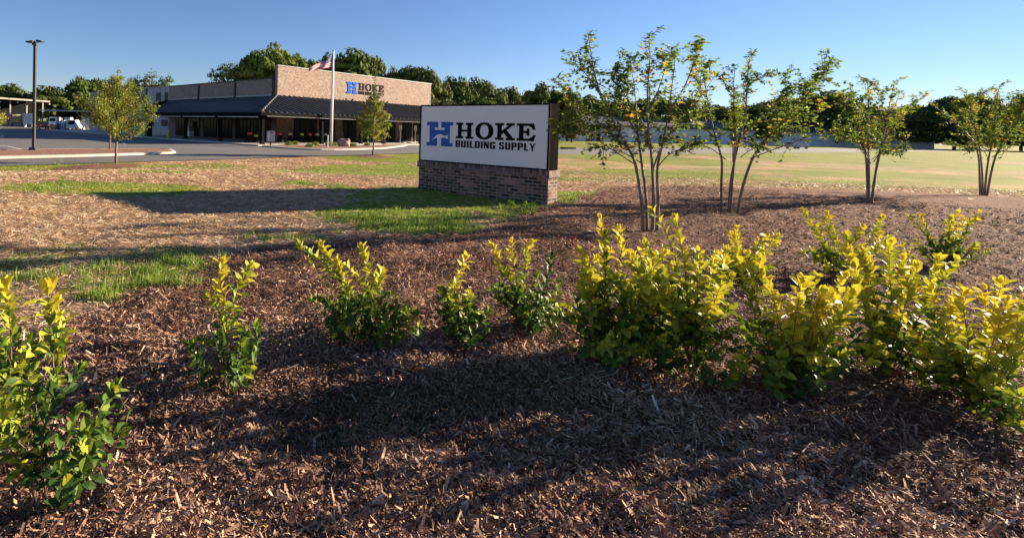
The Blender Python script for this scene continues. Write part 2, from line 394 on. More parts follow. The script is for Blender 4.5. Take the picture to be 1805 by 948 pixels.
ang = np.radians(np.concatenate([np.arange(-48, 66, .28), np.arange(66, 312, 4)]))
rr = [.25]
while rr[-1] < 5000: rr.append(rr[-1]*1.026 + .004)
rr = np.array(rr)
A, Rr = np.meshgrid(ang, rr)
GX = np.sin(A)*Rr; GY = np.cos(A)*Rr
bed_v = bed_at(GX, GY); green_v = green_at(GX, GY)
fade = 1-sst(18, 30, Rr)
GZv = terr(GX, GY) + micro(GX, GY, bed_v)*fade - .03*sst(20, 24, -((GX-LP[0])*LN[0]+(GY-LP[1])*LN[1])+22)
for cx_, cy_, rx, ry, _ in RINGS:
    d = np.hypot((GX-cx_)/rx, (GY-cy_)/ry); GZv += .10*(1-sst(.2, 1.0, d))
na, nr = len(ang), len(rr)
me = bpy.data.meshes.new('ground')
Vv = np.stack([GX, GY, GZv], -1).reshape(-1, 3)
ii, jj = np.meshgrid(np.arange(nr-1), np.arange(na), indexing='ij'); jn = (jj+1) % na
Fq = np.stack([ii*na+jj, (ii+1)*na+jj, (ii+1)*na+jn, ii*na+jn], -1).reshape(-1, 4)[:, ::-1]
me.vertices.add(len(Vv)+1); me.vertices.foreach_set('co', np.concatenate([Vv, [[0, 0, 0]]]).astype(np.float32).ravel())
ctr = np.stack([np.full(na, len(Vv)), np.arange(na), (np.arange(na)+1) % na], -1)[:, ::-1]
lv = np.concatenate([Fq.ravel(), ctr.ravel()]).astype(np.int32)
me.loops.add(len(lv)); me.loops.foreach_set('vertex_index', lv)
ls = np.concatenate([np.arange(len(Fq))*4, len(Fq)*4+np.arange(na)*3]).astype(np.int32)
me.polygons.add(len(ls)); me.polygons.foreach_set('loop_start', ls)
me.polygons.foreach_set('loop_total', np.concatenate([np.full(len(Fq), 4), np.full(na, 3)]).astype(np.int32))
me.polygons.foreach_set('use_smooth', np.ones(len(ls), bool))
for nm, v in (('green', green_v), ('bed', bed_v)):
    at = me.attributes.new(nm, 'FLOAT', 'POINT'); at.data.foreach_set('value', np.append(v.ravel(), 1).astype(np.float32))
me.update(calc_edges=True); me.validate(); me.materials.append(M['ground'])
og = bpy.data.objects.new('ground', me); col.objects.link(og); tag(og, 'lawn of patchy grass and straw with a mulch bed', kind='structure')
def flat(name, pts, z, mat, label=None, kind='structure', cat=None, parent=None, th=0.0):
    bm = bmesh.new(); vs_ = [bm.verts.new((float(p[0]), float(p[1]), z)) for p in pts]; f = bm.faces.new(vs_)
    if f.normal.z < 0: f.normal_flip()
    if th:
        r = bmesh.ops.extrude_face_region(bm, geom=[f]); vv = [e for e in r['geom'] if isinstance(e, bmesh.types.BMVert)]
        for v in vv: v.co.z -= th
        bmesh.ops.recalc_face_normals(bm, faces=bm.faces)
    bmesh.ops.triangulate(bm, faces=bm.faces[:])
    me_ = bpy.data.meshes.new(name); bm.to_mesh(me_); bm.free(); me_.materials.append(mat)
    o = bpy.data.objects.new(name, me_); col.objects.link(o); tag(o, label, cat, None, kind)
    if parent: o.parent = parent
    return o
# building axes
HD = math.radians(46.5)
ax = np.array([math.sin(HD), math.cos(HD), 0]); bx_ = np.array([-ax[1], ax[0], 0])
C0 = np.array([-7.73, 65.0, 0.0])
def bw(s, t, z=0.0): return C0 + ax*s + bx_*t + np.array([0, 0, z])
AZ = GZ
LOT = [(-60, -25), (-14.9, 22.9), (-11.3, 26.9), (-9.2, 29.1), (-6.7, 31.8), (-3.7, 35.6), (1.8, 41.2), (7.1, 46.8), (13, 50), (21, 51.6), (39.3, 62.6), (90, 96), (260, 210),
       (255, 225), (86, 114), (40, 81), (29, 73.5), (24, 78), (34, 96), (-30, 150), (-60, 190), (-190, 190), (-260, 60)]
flat('parking_lot', LOT, AZ+.012, M['asphalt'], 'grey asphalt car park and drive')
# apron round the store
ap = [bw(-8.5, -8.5), bw(-8.5, 64), bw(0, 64), bw(0, 0), bw(34, 0), bw(34, -8.6)]
flat('sidewalk', ap, AZ+.13, M['concrete'], 'pale concrete walk under the canopy', th=.2)
ln = flat('parking_line', [ong(-40, 256.6, AZ), ong(14, 257.8, AZ), ong(50, 266.2, AZ), ong(46, 266.6, AZ), ong(12, 258.3, AZ), ong(-40, 257.2, AZ)], AZ+.018, M['paint'])
ln2 = flat('parking_line', [bw(14, -9.2), bw(14, -14.2), bw(14.12, -14.2), bw(14.12, -9.2)], AZ+.018, M['paint'])
for s_ in (16.9, 20, 23): flat('parking_line', [bw(s_, -9.2), bw(s_, -14.2), bw(s_+.12, -14.2), bw(s_+.12, -9.2)], AZ+.018, M['paint'])
def island(pts, dome=.12):
    P = [np.array(p[:2], float) for p in pts]; c = sum(P)/len(P)
    # round the corners
    for _ in range(2):
        Q = []
        for i in range(len(P)):
            a_, b_ = P[i], P[(i+1) % len(P)]; Q += [a_*.8+b_*.2, a_*.2+b_*.8]
        P = Q
    inn = []
    n = len(P)
    for i in range(n):
        d = P[(i+1) % n]-P[i-1]; d = d/np.linalg.norm(d); nn = np.array([-d[1], d[0]])
        if nn@(c-P[i]) < 0 and False: nn = -nn
        inn.append(P[i]+nn*.30*ORI)
    k = MB()
    for i in range(n):
        j = (i+1) % n
        k.add([(*P[i], AZ), (*P[j], AZ), (*P[j], AZ+.13), (*P[i], AZ+.13), (*inn[j], AZ+.15), (*inn[i], AZ+.15), (*inn[j], AZ), (*inn[i], AZ)],
              [(0, 1, 2, 3), (3, 2, 4, 5), (5, 4, 6, 7)])
    tag(k.build('kerb', M['concrete']), kind='structure')
    flat('planting_island', inn, AZ+.14, M['island_mulch'], 'reddish bark mulch island inside a pale kerb')
ORI = 1
I1 = [ong(-170, 285.5, AZ), ong(0, 280.5, AZ), ong(150, 277, AZ), ong(300, 271.8, AZ), ong(312, 270.3, AZ), ong(300, 264.5, AZ), ong(150, 265.5, AZ), ong(0, 267.5, AZ), ong(-170, 271, AZ)]
island(I1)
I2 = [ong(452, 258.2, AZ), ong(500, 262.3, AZ), ong(545, 265.2, AZ), ong(610, 265.3, AZ), ong(680, 262.8, AZ), ong(690, 261.2, AZ), bw(15, -8.9), bw(-4, -8.9)]
island(I2)
I3 = [ong(-120, 246.5, AZ), ong(2, 244.6, AZ), ong(10, 242, AZ), ong(0, 239, AZ), ong(-120, 239, AZ)]
island(I3)

# ------------------------------------------------------------------ lettering
def poly_mesh(name, loops, mat, parent, y0, depth, sc=1.0, off=(0, 0)):
    """closed outlines (x,z) drawn as a filled sheet with thickness; inner loops are holes"""
    cu = bpy.data.curves.new(name, 'CURVE'); cu.dimensions = '2D'; cu.fill_mode = 'BOTH'; cu.extrude = depth/2
    for lp in loops:
        sp = cu.splines.new('POLY'); sp.points.add(len(lp)-1); sp.use_cyclic_u = True
        for i, (x, z) in enumerate(lp): sp.points[i].co = (x*sc+off[0], z*sc+off[1], 0, 1)
    return curve_to(cu, name, mat, parent, y0, depth)
def curve_to(cu, name, mat, parent, y0, depth):
    t = bpy.data.objects.new('tmp', cu); col.objects.link(t)
    me_ = bpy.data.meshes.new_from_object(t, depsgraph=bpy.context.evaluated_depsgraph_get())
    bpy.data.objects.remove(t)
    n = len(me_.vertices); co = np.empty(n*3, np.float32); me_.vertices.foreach_get('co', co); co = co.reshape(-1, 3)
    me_.vertices.foreach_set('co', np.stack([co[:, 0], y0-depth/2-co[:, 2], co[:, 1]], 1).ravel()); me_.update()
    me_.materials.clear(); me_.materials.append(mat); me_.name = name
    o = bpy.data.objects.new(name, me_); col.objects.link(o)
    if parent: o.parent = parent
    return o
LOGO = [[(.215, 1.645), (.541, 1.645), (.541, 1.512), (.447, 1.512), (.447, 1.454), (.73, 1.454), (.73, 1.512), (.631, 1.512), (.631, 1.645), (.967, 1.645), (.967, 1.56), (.877, 1.56),
         (.877, 1.156), (.960, 1.156), (.960, 1.073), (.639, 1.073), (.639, 1.262), (.69, 1.274), (.765, 1.275), (.775, 1.255), (.827, 1.255), (.827, 1.336), (.775, 1.336), (.765, 1.322), (.69, 1.328), (.645, 1.352), (.60, 1.356),
         (.54, 1.345), (.47, 1.31), (.41, 1.255), (.352, 1.195), (.42, 1.232), (.475, 1.262), (.523, 1.258), (.523, 1.073), (.213, 1.073), (.213, 1.156), (.297, 1.156), (.297, 1.56), (.215, 1.56)]]
zb, zt = 1.270, 1.634; sf = .052
def sH(x0):
    return [(x0, zt), (x0+.195, zt), (x0+.195, zt-sf), (x0+.153, zt-sf), (x0+.153, 1.478), (x0+.30, 1.478), (x0+.30, zt-sf), (x0+.258, zt-sf), (x0+.258, zt), (x0+.455, zt), (x0+.455, zt-sf), (x0+.405, zt-sf),
            (x0+.405, zb+sf), (x0+.455, zb+sf), (x0+.455, zb), (x0+.258, zb), (x0+.258, zb+sf), (x0+.30, zb+sf), (x0+.30, 1.428), (x0+.153, 1.428), (x0+.153, zb+sf), (x0+.195, zb+sf), (x0+.195, zb), (x0, zb), (x0, zb+sf), (x0+.05, zb+sf), (x0+.05, zt-sf), (x0, zt-sf)]
def el(cx_, cz_, rx, rz, n=40): return [(cx_+rx*math.copysign(abs(math.cos(t))**.92, math.cos(t)), cz_+rz*math.copysign(abs(math.sin(t))**.92, math.sin(t))) for t in [2*math.pi*i/n for i in range(n)]]
def sK(x0):
    return [(x0, zt), (x0+.205, zt), (x0+.205, zt-sf), (x0+.155, zt-sf), (x0+.155, 1.472), (x0+.315, zt-sf), (x0+.262, zt-sf), (x0+.262, zt), (x0+.455, zt), (x0+.455, zt-sf), (x0+.40, zt-sf), (x0+.272, 1.482),
            (x0+.425, zb+sf), (x0+.468, zb+sf), (x0+.468, zb), (x0+.255, zb), (x0+.255, zb+sf), (x0+.30, zb+sf), (x0+.20, 1.428), (x0+.155, 1.392), (x0+.155, zb+sf), (x0+.205, zb+sf), (x0+.205, zb), (x0, zb), (x0, zb+sf), (x0+.052, zb+sf), (x0+.052, zt-sf), (x0, zt-sf)]
def sE(x0):
    return [(x0, zt), (x0+.375, zt), (x0+.41, 1.512), (x0+.362, 1.500), (x0+.32, 1.556), (x0+.25, zt-sf), (x0+.152, zt-sf), (x0+.152, 1.478), (x0+.215, 1.478), (x0+.228, 1.53), (x0+.28, 1.53), (x0+.28, 1.380), (x0+.228, 1.380), (x0+.215, 1.430), (x0+.152, 1.430),
            (x0+.152, zb+sf), (x0+.26, zb+sf), (x0+.335, 1.352), (x0+.375, 1.405), (x0+.418, 1.393), (x0+.38, zb), (x0, zb), (x0, zb+sf), (x0+.05, zb+sf), (x0+.05, zt-sf), (x0, zt-sf)]
HOKE = [sH(1.048), el(1.782, 1.455, .226, .190), el(1.782, 1.455, .108, .140), sK(2.05), sE(2.556)]
# condensed block capitals on a 1 x 1.6 cell: polygons with holes
T_ = .30
def GL(c):
    w, h, t = 1.0, 1.6, .39; k = .12
    if c == 'B': return [[(0, 0), (w-.12, 0), (w, .15), (w, .68), (w-.1, .8), (w, .92), (w, h-.15), (w-.12, h), (0, h)], [(t, .25), (t, .68), (w-t, .68), (w-t, .25)], [(t, .92), (t, h-.25), (w-t, h-.25), (w-t, .92)]], 1.0
    if c == 'U': return [[(0, h), (0, .16), (.14, 0), (w-.14, 0), (w, .16), (w, h), (w-t, h), (w-t, .27), (t, .27), (t, h)]], 1.0
    if c == 'I': return [[(0, 0), (.38, 0), (.38, h), (0, h)]], .38
    if c == 'L': return [[(0, 0), (.82, 0), (.82, .27), (t, .27), (t, h), (0, h)]], .82
    if c == 'D': return [[(0, 0), (w-.18, 0), (w, .2), (w, h-.2), (w-.18, h), (0, h)], [(t, .26), (t, h-.26), (w-t, h-.26), (w-t, .26)]], 1.0
    if c == 'N': return [[(0, 0), (.33, 0), (.33, .85), (.64, 0), (w, 0), (w, h), (.67, h), (.67, .75), (.36, h), (0, h)]], 1.0
    if c == 'G': return [[(.15, 0), (w-.3, 0), (w-.22, .1), (w-.18, 0), (w, 0), (w, .82), (.52, .82), (.52, .6), (w-t, .6), (w-t, .26), (t, .26), (t, h-.26), (w-t, h-.26), (w-t, 1.08), (w, 1.08), (w, h-.17), (w-.15, h), (.15, h), (0, h-.17), (0, .17)]], 1.0
    if c == 'S': return [[(.15, 0), (w-.15, 0), (w, .17), (w, .70), (w-.12, .85), (t, 1.08), (t, h-.25), (w-t, h-.25), (w-t, 1.12), (w, 1.12), (w, h-.17), (w-.15, h), (.15, h), (0, h-.17), (0, .97), (.1, .84), (w-t, .60), (w-t, .25), (t, .25), (t, .52), (0, .52), (0, .17)]], 1.0
    if c == 'P': return [[(0, 0), (t, 0), (t, .62), (w-.15, .62), (w, .78), (w, h-.17), (w-.15, h), (0, h)], [(t, .88), (t, h-.26), (w-t, h-.26), (w-t, .88)]], 1.0
    if c == 'Y': return [[(.36, 0), (.66, 0), (.66, .62), (1.04, h), (.74, h), (.51, .98), (.28, h), (-.02, h), (.36, .62)]], 1.02
def words(txt, x0, x1, z0, z1):
    gs = [GL(c) for c in txt]; tot = sum(g_[1] for g_ in gs) + .20*(len(gs)-1); k = (x1-x0)/tot; kz = (z1-z0)/1.6; x = x0; out = []
    for lp, w in gs:
        for l_ in lp: out.append([(x+px*k, z0+pz*kz) for px, pz in l_])
        x += (w+.20)*k
    return out
SUB1 = words('BUILDING', 1.042, 2.062, 1.070, 1.228); SUB2 = words('SUPPLY', 2.155, 2.972, 1.070, 1.228)

# ------------------------------------------------------------------ monument sign
Rb = ong(965, 362, 0); L0 = Rb + bx_*3.27
sg = empty('monument_sign', L0, -HD, 'white framed monument sign on a dark brick base beside the mulch bed', 'sign')
W_, D_ = 3.27, .42
b = MB().box(.0, W_, 0, D_, -.15, .545); b.build('brick_base', M['brick_dark'], sg)
b = MB().box(-.035, W_+.03, -.03, D_+.03, .547, .690); b.build('brick_cap', M['brick_soldier'], sg)
# side bricks sit proud at the end (toothed corner)
MB().box(0.0, W_, .012, D_-.02, .695, 2.045).build('cabinet', M['bronze_side'], sg)
cab = MB()
cab.box(0, W_, -.012, .0119, 2.015, 2.046).box(0, W_, -.012, .0119, .694, .722).box(0, .035, -.012, .0119, .722, 2.015).box(W_-.04, W_, -.012, .0119, .722, 2.015)
cab.build('face_frame', M['black_metal'], sg)
pn = MB().bev(.036, W_-.041, -.004, .0115, .723, 2.014, .004).build('face_panel', M['panel'], sg)
for x_ in (.12, 1.1, 2.1, 3.1):
    for z_ in (.705, 2.032): MB().tube([(x_, -.012, z_), (x_, -.018, z_)], .008, 8).build('screw', M['steel'], sg)
poly_mesh('emblem', LOGO, M['blue_vinyl'], pn, -.0045, .004)
poly_mesh('lettering', HOKE, M['black_vinyl'], pn, -.0045, .004)
for q_ in (SUB1, SUB2): poly_mesh('lettering', q_, M['black_vinyl'], pn, -.0045, .004)

# ------------------------------------------------------------------ the store
TOPZ, TOWZ, WALLZ = 7.2, 8.68, 5.2; BZ = AZ+.13
st = empty('store_building', C0, math.pi/2-HD, 'brick fronted store with a black standing seam canopy and a long grey metal wing', 'building')
# local x = s (front), local y = t (wing), outward is -y at the front and -x along the wing
MB().box(0, 30.2, -.02, .55, WALLZ-.4, TOWZ).build('front_wall', M['brick_tower'], st)
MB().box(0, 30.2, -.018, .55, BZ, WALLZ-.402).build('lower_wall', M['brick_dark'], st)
MB().box(-.08, 30.28, -.10, .63, TOWZ, TOWZ+.10).build('coping', M['coping'], st)
MB().box(.2, 30, .56, 64, BZ, TOPZ-.6).build('flat_roof', M['grey_metal'], st)
# wing: brick for the first 28.6 m, then metal siding
for i, (t0, t1) in enumerate(((.56, 9.15), (9.5, 18.85), (19.2, 28.6))):
    MB().box(0, .30, t0, t1, WALLZ-.4, TOPZ).build('parapet_wall', M['brick_tower'], st)
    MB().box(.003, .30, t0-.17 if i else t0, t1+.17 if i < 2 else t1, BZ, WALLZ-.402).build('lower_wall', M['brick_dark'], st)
    MB().box(-.06, .06, t0, t1, WALLZ-.22, WALLZ+.05).build('flashing', M['coping'], st)
for t0 in (.06, 9.15, 18.85):
    MB().box(-.14, .31, t0+.5 if t0 < 1 else t0, t0+.9 if t0 < 1 else t0+.35, WALLZ-.3, TOPZ+.02).build('pilaster', M['tower_trim'], st)
MB().box(-.09, .38, .9, 28.65, TOPZ, TOPZ+.12).build('coping', M['tower_trim'], st)
mw = MB().box(.0, .3, 28.61, 64, BZ, TOPZ)
for k in range(int((64-28.9)/.45)):
    t_ = 28.9+k*.45; mw.box(-.02, .001, t_, t_+.045, BZ, TOPZ-.01)
mw.build('metal_wall', M['grey_metal'], st)
MB().box(-.10, .38, 28.66, 64.1, TOPZ, TOPZ+.13).build('gutter', M['coping'], st)
for t_ in (36.8, 50.5): MB().box(-.16, -.022, t_, t_+.14, BZ, TOPZ+.02).build('downspout', M['tower_trim'], st)
def window(parent, t0, t1, z0, z1, axis='y', fr='tower_trim', mull=0):
    f = MB(); e = .09
    def bx3(u0, u1, w0, w1, zz0, zz1):
        if axis == 'y': f.box(w0, w1, u0, u1, zz0, zz1)
        else: f.box(u0, u1, w0, w1, zz0, zz1)
    bx3(t0, t1, -.06, -.0205, z0, z0+e); bx3(t0, t1, -.06, -.0205, z1-e, z1); bx3(t0, t0+e, -.06, -.0205, z0+e, z1-e); bx3(t1-e, t1, -.06, -.0205, z0+e, z1-e)
    for k in range(mull):
        u = t0+(t1-t0)*(k+1)/(mull+1); bx3(u-.035, u+.035, -.055, -.0205, z0+e, z1-e)
    w = f.build('window', M[fr], parent)
    p = MB()
    if axis == 'y': p.box(-.035, -.0215, t0+e, t1-e, z0+e, z1-e)
    else: p.box(t0+e, t1-e, -.035, -.0215, z0+e, z1-e)
    p.build('pane', M['glass'], w); return w
for t0, t1, z0, z1 in ((38.1, 41.0, 4.95, 6.4), (31.5, 33.1, 4.9, 6.38), (28.9, 30.0, 4.95, 6.36), (45.5, 47.5, 4.95, 6.4), (52.5, 55, 4.95, 6.4), (59, 61, 4.95, 6.4),
                       (33.8, 35.3, .85, 1.95), (28.8, 31.0, .9, 1.98), (41, 43.5, .85, 1.95), (54, 56.5, .85, 1.95)):
    window(st, t0, t1, z0, z1)
# front storefront glazing between brick piers (front face y=0) and wing storefront
for s0, s1, mu_ in ((2.6, 6.4, 3), (6.8, 9.6, 2), (11.0, 13.6, 2), (14.9, 18.2, 3), (18.6, 21.8, 3), (23.4, 25.6, 2), (26.0, 29.6, 3)):
    window(st, s0, s1, BZ+.08, 3.0, 'x', 'black_metal', mu_)
for t0, t1, mu_ in ((1.2, 5.0, 3), (5.4, 9.0, 3), (9.8, 13.4, 3), (13.8, 17.4, 3), (18.6, 22, 3), (22.4, 26.0, 3)): window(st, t0, t1, BZ+.08, 3.0, 'y', 'black_metal', mu_)
# canopy
E_ = 7.6; ZE, ZW = 2.78, 5.08
def slab(p, th=.10):
    m_ = MB(); q = [(x, y, z-th) for x, y, z in p]; n = len(p)
    m_.add(list(p)+q, [tuple(range(n))[::-1], tuple(range(n, 2*n))] + [(i, (i+1) % n, n+(i+1) % n, n+i) for i in range(n)]); return m_
FR = 33.6
slab([(-.0, -.03, ZW), (FR, -.03, ZW), (FR, -E_, ZE), (-E_, -E_, ZE)]).build('canopy_front', M['roof_metal'], st)
slab([(-.03, .0, ZW), (-E_, -E_, ZE), (-E_, 20.0, ZE-.15), (-.03, 28.5, ZW)]).build('canopy_wing', M['roof_metal'], st)
rb = MB()
sl = (ZW-ZE)/E_; x = -E_+.25
while x < FR-.05:
    y1 = -.05 if x > 0 else x     # ribs start at the hip
    z1 = ZE + (y1+E_)*sl
    if y1 > -E_+.15:
        rb.add([(x-.025, -E_, ZE), (x+.025, -E_, ZE), (x+.025, y1, z1), (x-.025, y1, z1), (x-.022, -E_, ZE+.16), (x+.022, -E_, ZE+.16), (x+.022, y1, z1+.16), (x-.022, y1, z1+.16)],
               [(4, 5, 6, 7), (0, 4, 7, 3), (1, 2, 6, 5), (0, 1, 5, 4), (3, 7, 6, 2)])
    x += .76
rb.build('roof_seam', M['roof_metal'], st)
rb = MB(); y = -E_+.25
while y < 28.0:
    x1 = -.05 if y > 0 else y
    x0 = -E_ if y < 20 else -E_*(28.5-y)/8.5
    z0 = ZE - .15*max(0, (y+E_))/27.6 if y < 20 else ZW-(ZW-ZE+.15)*(28.5-y)/8.5
    z1 = ZE + (x1+E_)*sl
    if y >= 20: z0 = ZW + (ZE-.15-ZW)*(28.5-y)/8.5
    if x1 > x0+.15:
        rb.add([(x0, y-.022, z0), (x0, y+.022, z0), (x1, y+.022, z1), (x1, y-.022, z1), (x0, y-.022, z0+.07), (x0, y+.022, z0+.07), (x1, y+.022, z1+.07), (x1, y-.022, z1+.07)],
               [(4, 7, 6, 5), (0, 3, 7, 4), (1, 5, 6, 2), (0, 4, 5, 1)])
    y += .76
rb.build('roof_seam', M['roof_metal'], st)
MB().tube([(-E_, -E_, ZE+.05), (-.02, -.02, ZW+.05)], .11, 6).build('hip_ridge', M['roof_metal'], st)
# fascia and gutters
MB().box(-E_-.10, FR, -E_-.12, -E_-.005, ZE-.30, ZE+.03).build('fascia', M['black_metal'], st)
MB().box(-E_-.12, -E_-.005, -E_-.004, 20, ZE-.42, ZE+.0).build('fascia', M['black_metal'], st)
slab([(-E_-.01, 20.02, ZE-.45), (-.1, 28.55, ZE-.45), (-.1, 28.55, ZW+.06), (-E_-.01, 20.02, 3.75)], .001)
ep = MB(); A1, A2 = (-E_-.02, 20.02), (-.05, 28.6); A3, A4 = (-E_-.02, 20.2), (-.05, 28.8)
ep.add([(*A1, ZE-.45), (*A2, ZE-.45), (*A2, ZW+.06), (*A1, 3.75), (*A3, ZE-.45), (*A4, ZE-.45), (*A4, ZW+.06), (*A3, 3.75)], [(0, 1, 2, 3), (7, 6, 5, 4), (3, 2, 6, 7), (0, 4, 5, 1), (0, 3, 7, 4), (1, 5, 6, 2)])
ep.build('canopy_end', M['black_metal'], st)
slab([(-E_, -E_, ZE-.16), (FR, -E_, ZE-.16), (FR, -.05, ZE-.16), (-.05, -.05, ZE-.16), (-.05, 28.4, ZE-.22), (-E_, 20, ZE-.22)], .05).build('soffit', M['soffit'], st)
for u0, u1 in ((-7.0, .7), (1.4, 9.0), (9.6, 19.0)): MB().box(-E_-.02, -E_+.06, u0, u1, ZE-.52, ZE-.43).build('eave_glint', M['glint_strip'], st)  # pale strips put in for the light caught along the gutter underside
MB().box(-6.9, FR-.3, -E_-.02, -E_+.06, ZE-.38, ZE-.32).build('eave_glint', M['glint_strip'], st)
def column(s, t, w=.22):
    c = MB().box(s-w/2, s+w/2, t-w/2, t+w/2, BZ, ZE-.2)
    c = c.build('column', M['black_metal'], st); MB().box(s-.2, s+.2, t-.2, t+.2, BZ, BZ+.35).build('plinth', M['dark'], c)
for t_ in (-7.0, 1.15, 9.3, 19.8): column(-7.0, t_, .30 if t_ < 15 else .55)
for s_ in (1.1, 7.4, 11.5, 19, 26.5, 32): column(s_, -7.0, .30)
# bollards, boxes on the roof edge
for s_ in (11.0, 12.2, 15.0, 18.4, 19.2):
    l_ = MB().cyl((s_, -.55, 4.9), .03, .28, 8); l_ = l_.build('floodlight', M['black_metal'], st); MB().bev(s_-.14, s_+.14, -.66, -.46, 5.16, 5.34, .03).build('lamp_head', M['black_metal'], l_)
for s_, t_, h in ((13, 3, .5), (18.5, 3, .5)):
    MB().bev(s_, s_+1.4, t_, t_+1.0, TOPZ+.9, TOPZ+1.45, .05).build('roof_vent', M['white'], st)
# wall sign (logo scaled from the panel layout)
ws = empty('wall_sign', bw(11.54, -.022, 7.67), math.pi/2-HD, 'blue emblem and black letters mounted high on the brick wall of the store', 'sign')
K = 2.73
poly_mesh('emblem', LOGO, M['blue_sign'], ws, .0, .07, K, (-.215*K, -1.645*K))
poly_mesh('lettering', HOKE, M['black_vinyl'], ws, .0, .05, K, (-.215*K, -1.645*K))
for q_ in (SUB1, SUB2): poly_mesh('lettering', q_, M['black_vinyl'], ws, .0, .04, K, (-.215*K, -1.645*K))

# ------------------------------------------------------------------ flagpole and flag
fp = ong(583.6, 255, BZ+.0); fz = AZ+.14
ftop = atY(588, 91, fp[1]); FH = ftop[2]-fz
pole = empty('flagpole', (fp[0], fp[1], fz), 0, 'tall white flagpole rising from the mulch island before the store', 'flagpole')
MB().tube([(0, 0, 0), (0, 0, FH*.5), (0, 0, FH)], [.16, .13, .085], 16).build('pole', M['white'], pole, True)
MB().cyl((0, 0, 0), .24, .10, 16, .18).build('base_collar', M['steel'], pole)
sph = MB(); bm = bmesh.new(); bmesh.ops.create_uvsphere(bm, u_segments=12, v_segments=8, radius=.12)
bm.verts.index_update(); sph.add([v.co+Vector((0, 0, FH+.1)) for v in bm.verts], [[v.index for v in f.verts] for f in bm.faces]); bm.free(); sph.build('finial', M['steel'], pole, True)
MB().tube([(-.17, 0, .9), (-.15, 0, FH-.1)], .012, 4).build('halyard', M['white'], pole)
m, nt, bs = mk('flag_cloth')
uv = N(nt, 'ShaderNodeUVMap', uv_map='uv'); sp = N(nt, 'ShaderNodeSeparateXYZ'); nt.links.new(uv.outputs[0], sp.inputs[0])
def MA(op, a, b=None):
    n = N(nt, 'ShaderNodeMath', operation=op)
    for i, v in enumerate((a, b)):
        if v is None: continue
        if isinstance(v, (int, float)): n.inputs[i].default_value = v
        else: nt.links.new(v, n.inputs[i])
    return n.outputs[0]
U_, V_ = sp.outputs[0], sp.outputs[1]
stripe = MA('LESS_THAN', MA('FRACT', MA('MULTIPLY', V_, 6.5)), .5)
base = mixc(nt, stripe, (.70, .68, .66), (.42, .004, .010))
cant = MA('MULTIPLY', MA('LESS_THAN', U_, .40), MA('GREATER_THAN', V_, 6/13))
du = MA('SUBTRACT', MA('FRACT', MA('MULTIPLY', U_, 15)), .5); dv = MA('SUBTRACT', MA('FRACT', MA('MULTIPLY', V_, 10)), .5)
star = MA('LESS_THAN', MA('ADD', MA('MULTIPLY', du, du), MA('MULTIPLY', dv, dv)), .05)
cc = mixc(nt, star, (.02, .03, .14), (.75, .75, .75)); base = mixc(nt, cant, base, cc)
nt.links.new(base, bs.inputs['Base Color']); bs.inputs['Roughness'].default_value = .8
tr = N(nt, 'ShaderNodeBsdfTranslucent'); nt.links.new(base, tr.inputs[0]); mx = N(nt, 'ShaderNodeMixShader'); mx.inputs[0].default_value = .30
nt.links.new(bs.outputs[0], mx.inputs[1]); nt.links.new(tr.outputs[0], mx.inputs[2]); nt.links.new(mx.outputs[0], nt.nodes['Material Output'].inputs[0])
M['flag'] = m
topc = [(587.2, 95), (580, 101), (572, 107), (562, 111.5), (552, 115), (544.5, 119)]
botc = [(586.6, 120), (579, 120.3), (571, 121), (562, 122.8), (553, 125), (544.0, 127.6)]
nu, nv = 30, 16; V3 = []
for i in range(nu+1):
    u = i/nu*5; k = min(4, int(u)); f = u-k
    tx, ty = [topc[k][j]*(1-f)+topc[k+1][j]*f for j in (0, 1)]; bx2, by2 = [botc[k][j]*(1-f)+botc[k+1][j]*f for j in (0, 1)]
    for j in range(nv+1):
        v = j/nv; w = .22*math.sin(i/nu*11+v*3.2)*(i/nu)**.6 + .12*math.sin(v*9+i*.35)*(i/nu)
        p = atY(bx2*(1-v)+tx*v, by2*(1-v)+ty*v, fp[1]+w-1.9*i/nu) - np.array([fp[0], fp[1], 0]); p[0] -= .0; V3.append(p)
me = bpy.data.meshes.new('flag'); fz0 = ftop[2]-.5
me.from_pydata([tuple(p-np.array([0, 0, fz0])) for p in V3], [], [(i*(nv+1)+j, (i+1)*(nv+1)+j, (i+1)*(nv+1)+j+1, i*(nv+1)+j+1) for i in range(nu) for j in range(nv)])
ul = me.uv_layers.new(name='uv')
for lp in me.loops:
    i, j = divmod(lp.vertex_index, nv+1); ul.data[lp.index].uv = (i/nu, j/nv)
me.polygons.foreach_set('use_smooth', [True]*len(me.polygons)); me.materials.append(M['flag'])
fo = bpy.data.objects.new('flag', me); col.objects.link(fo); fo.location = (float(fp[0]), float(fp[1]), float(fz0)); tag(fo, 'red white and blue striped flag drooping from the white flagpole', 'flag')

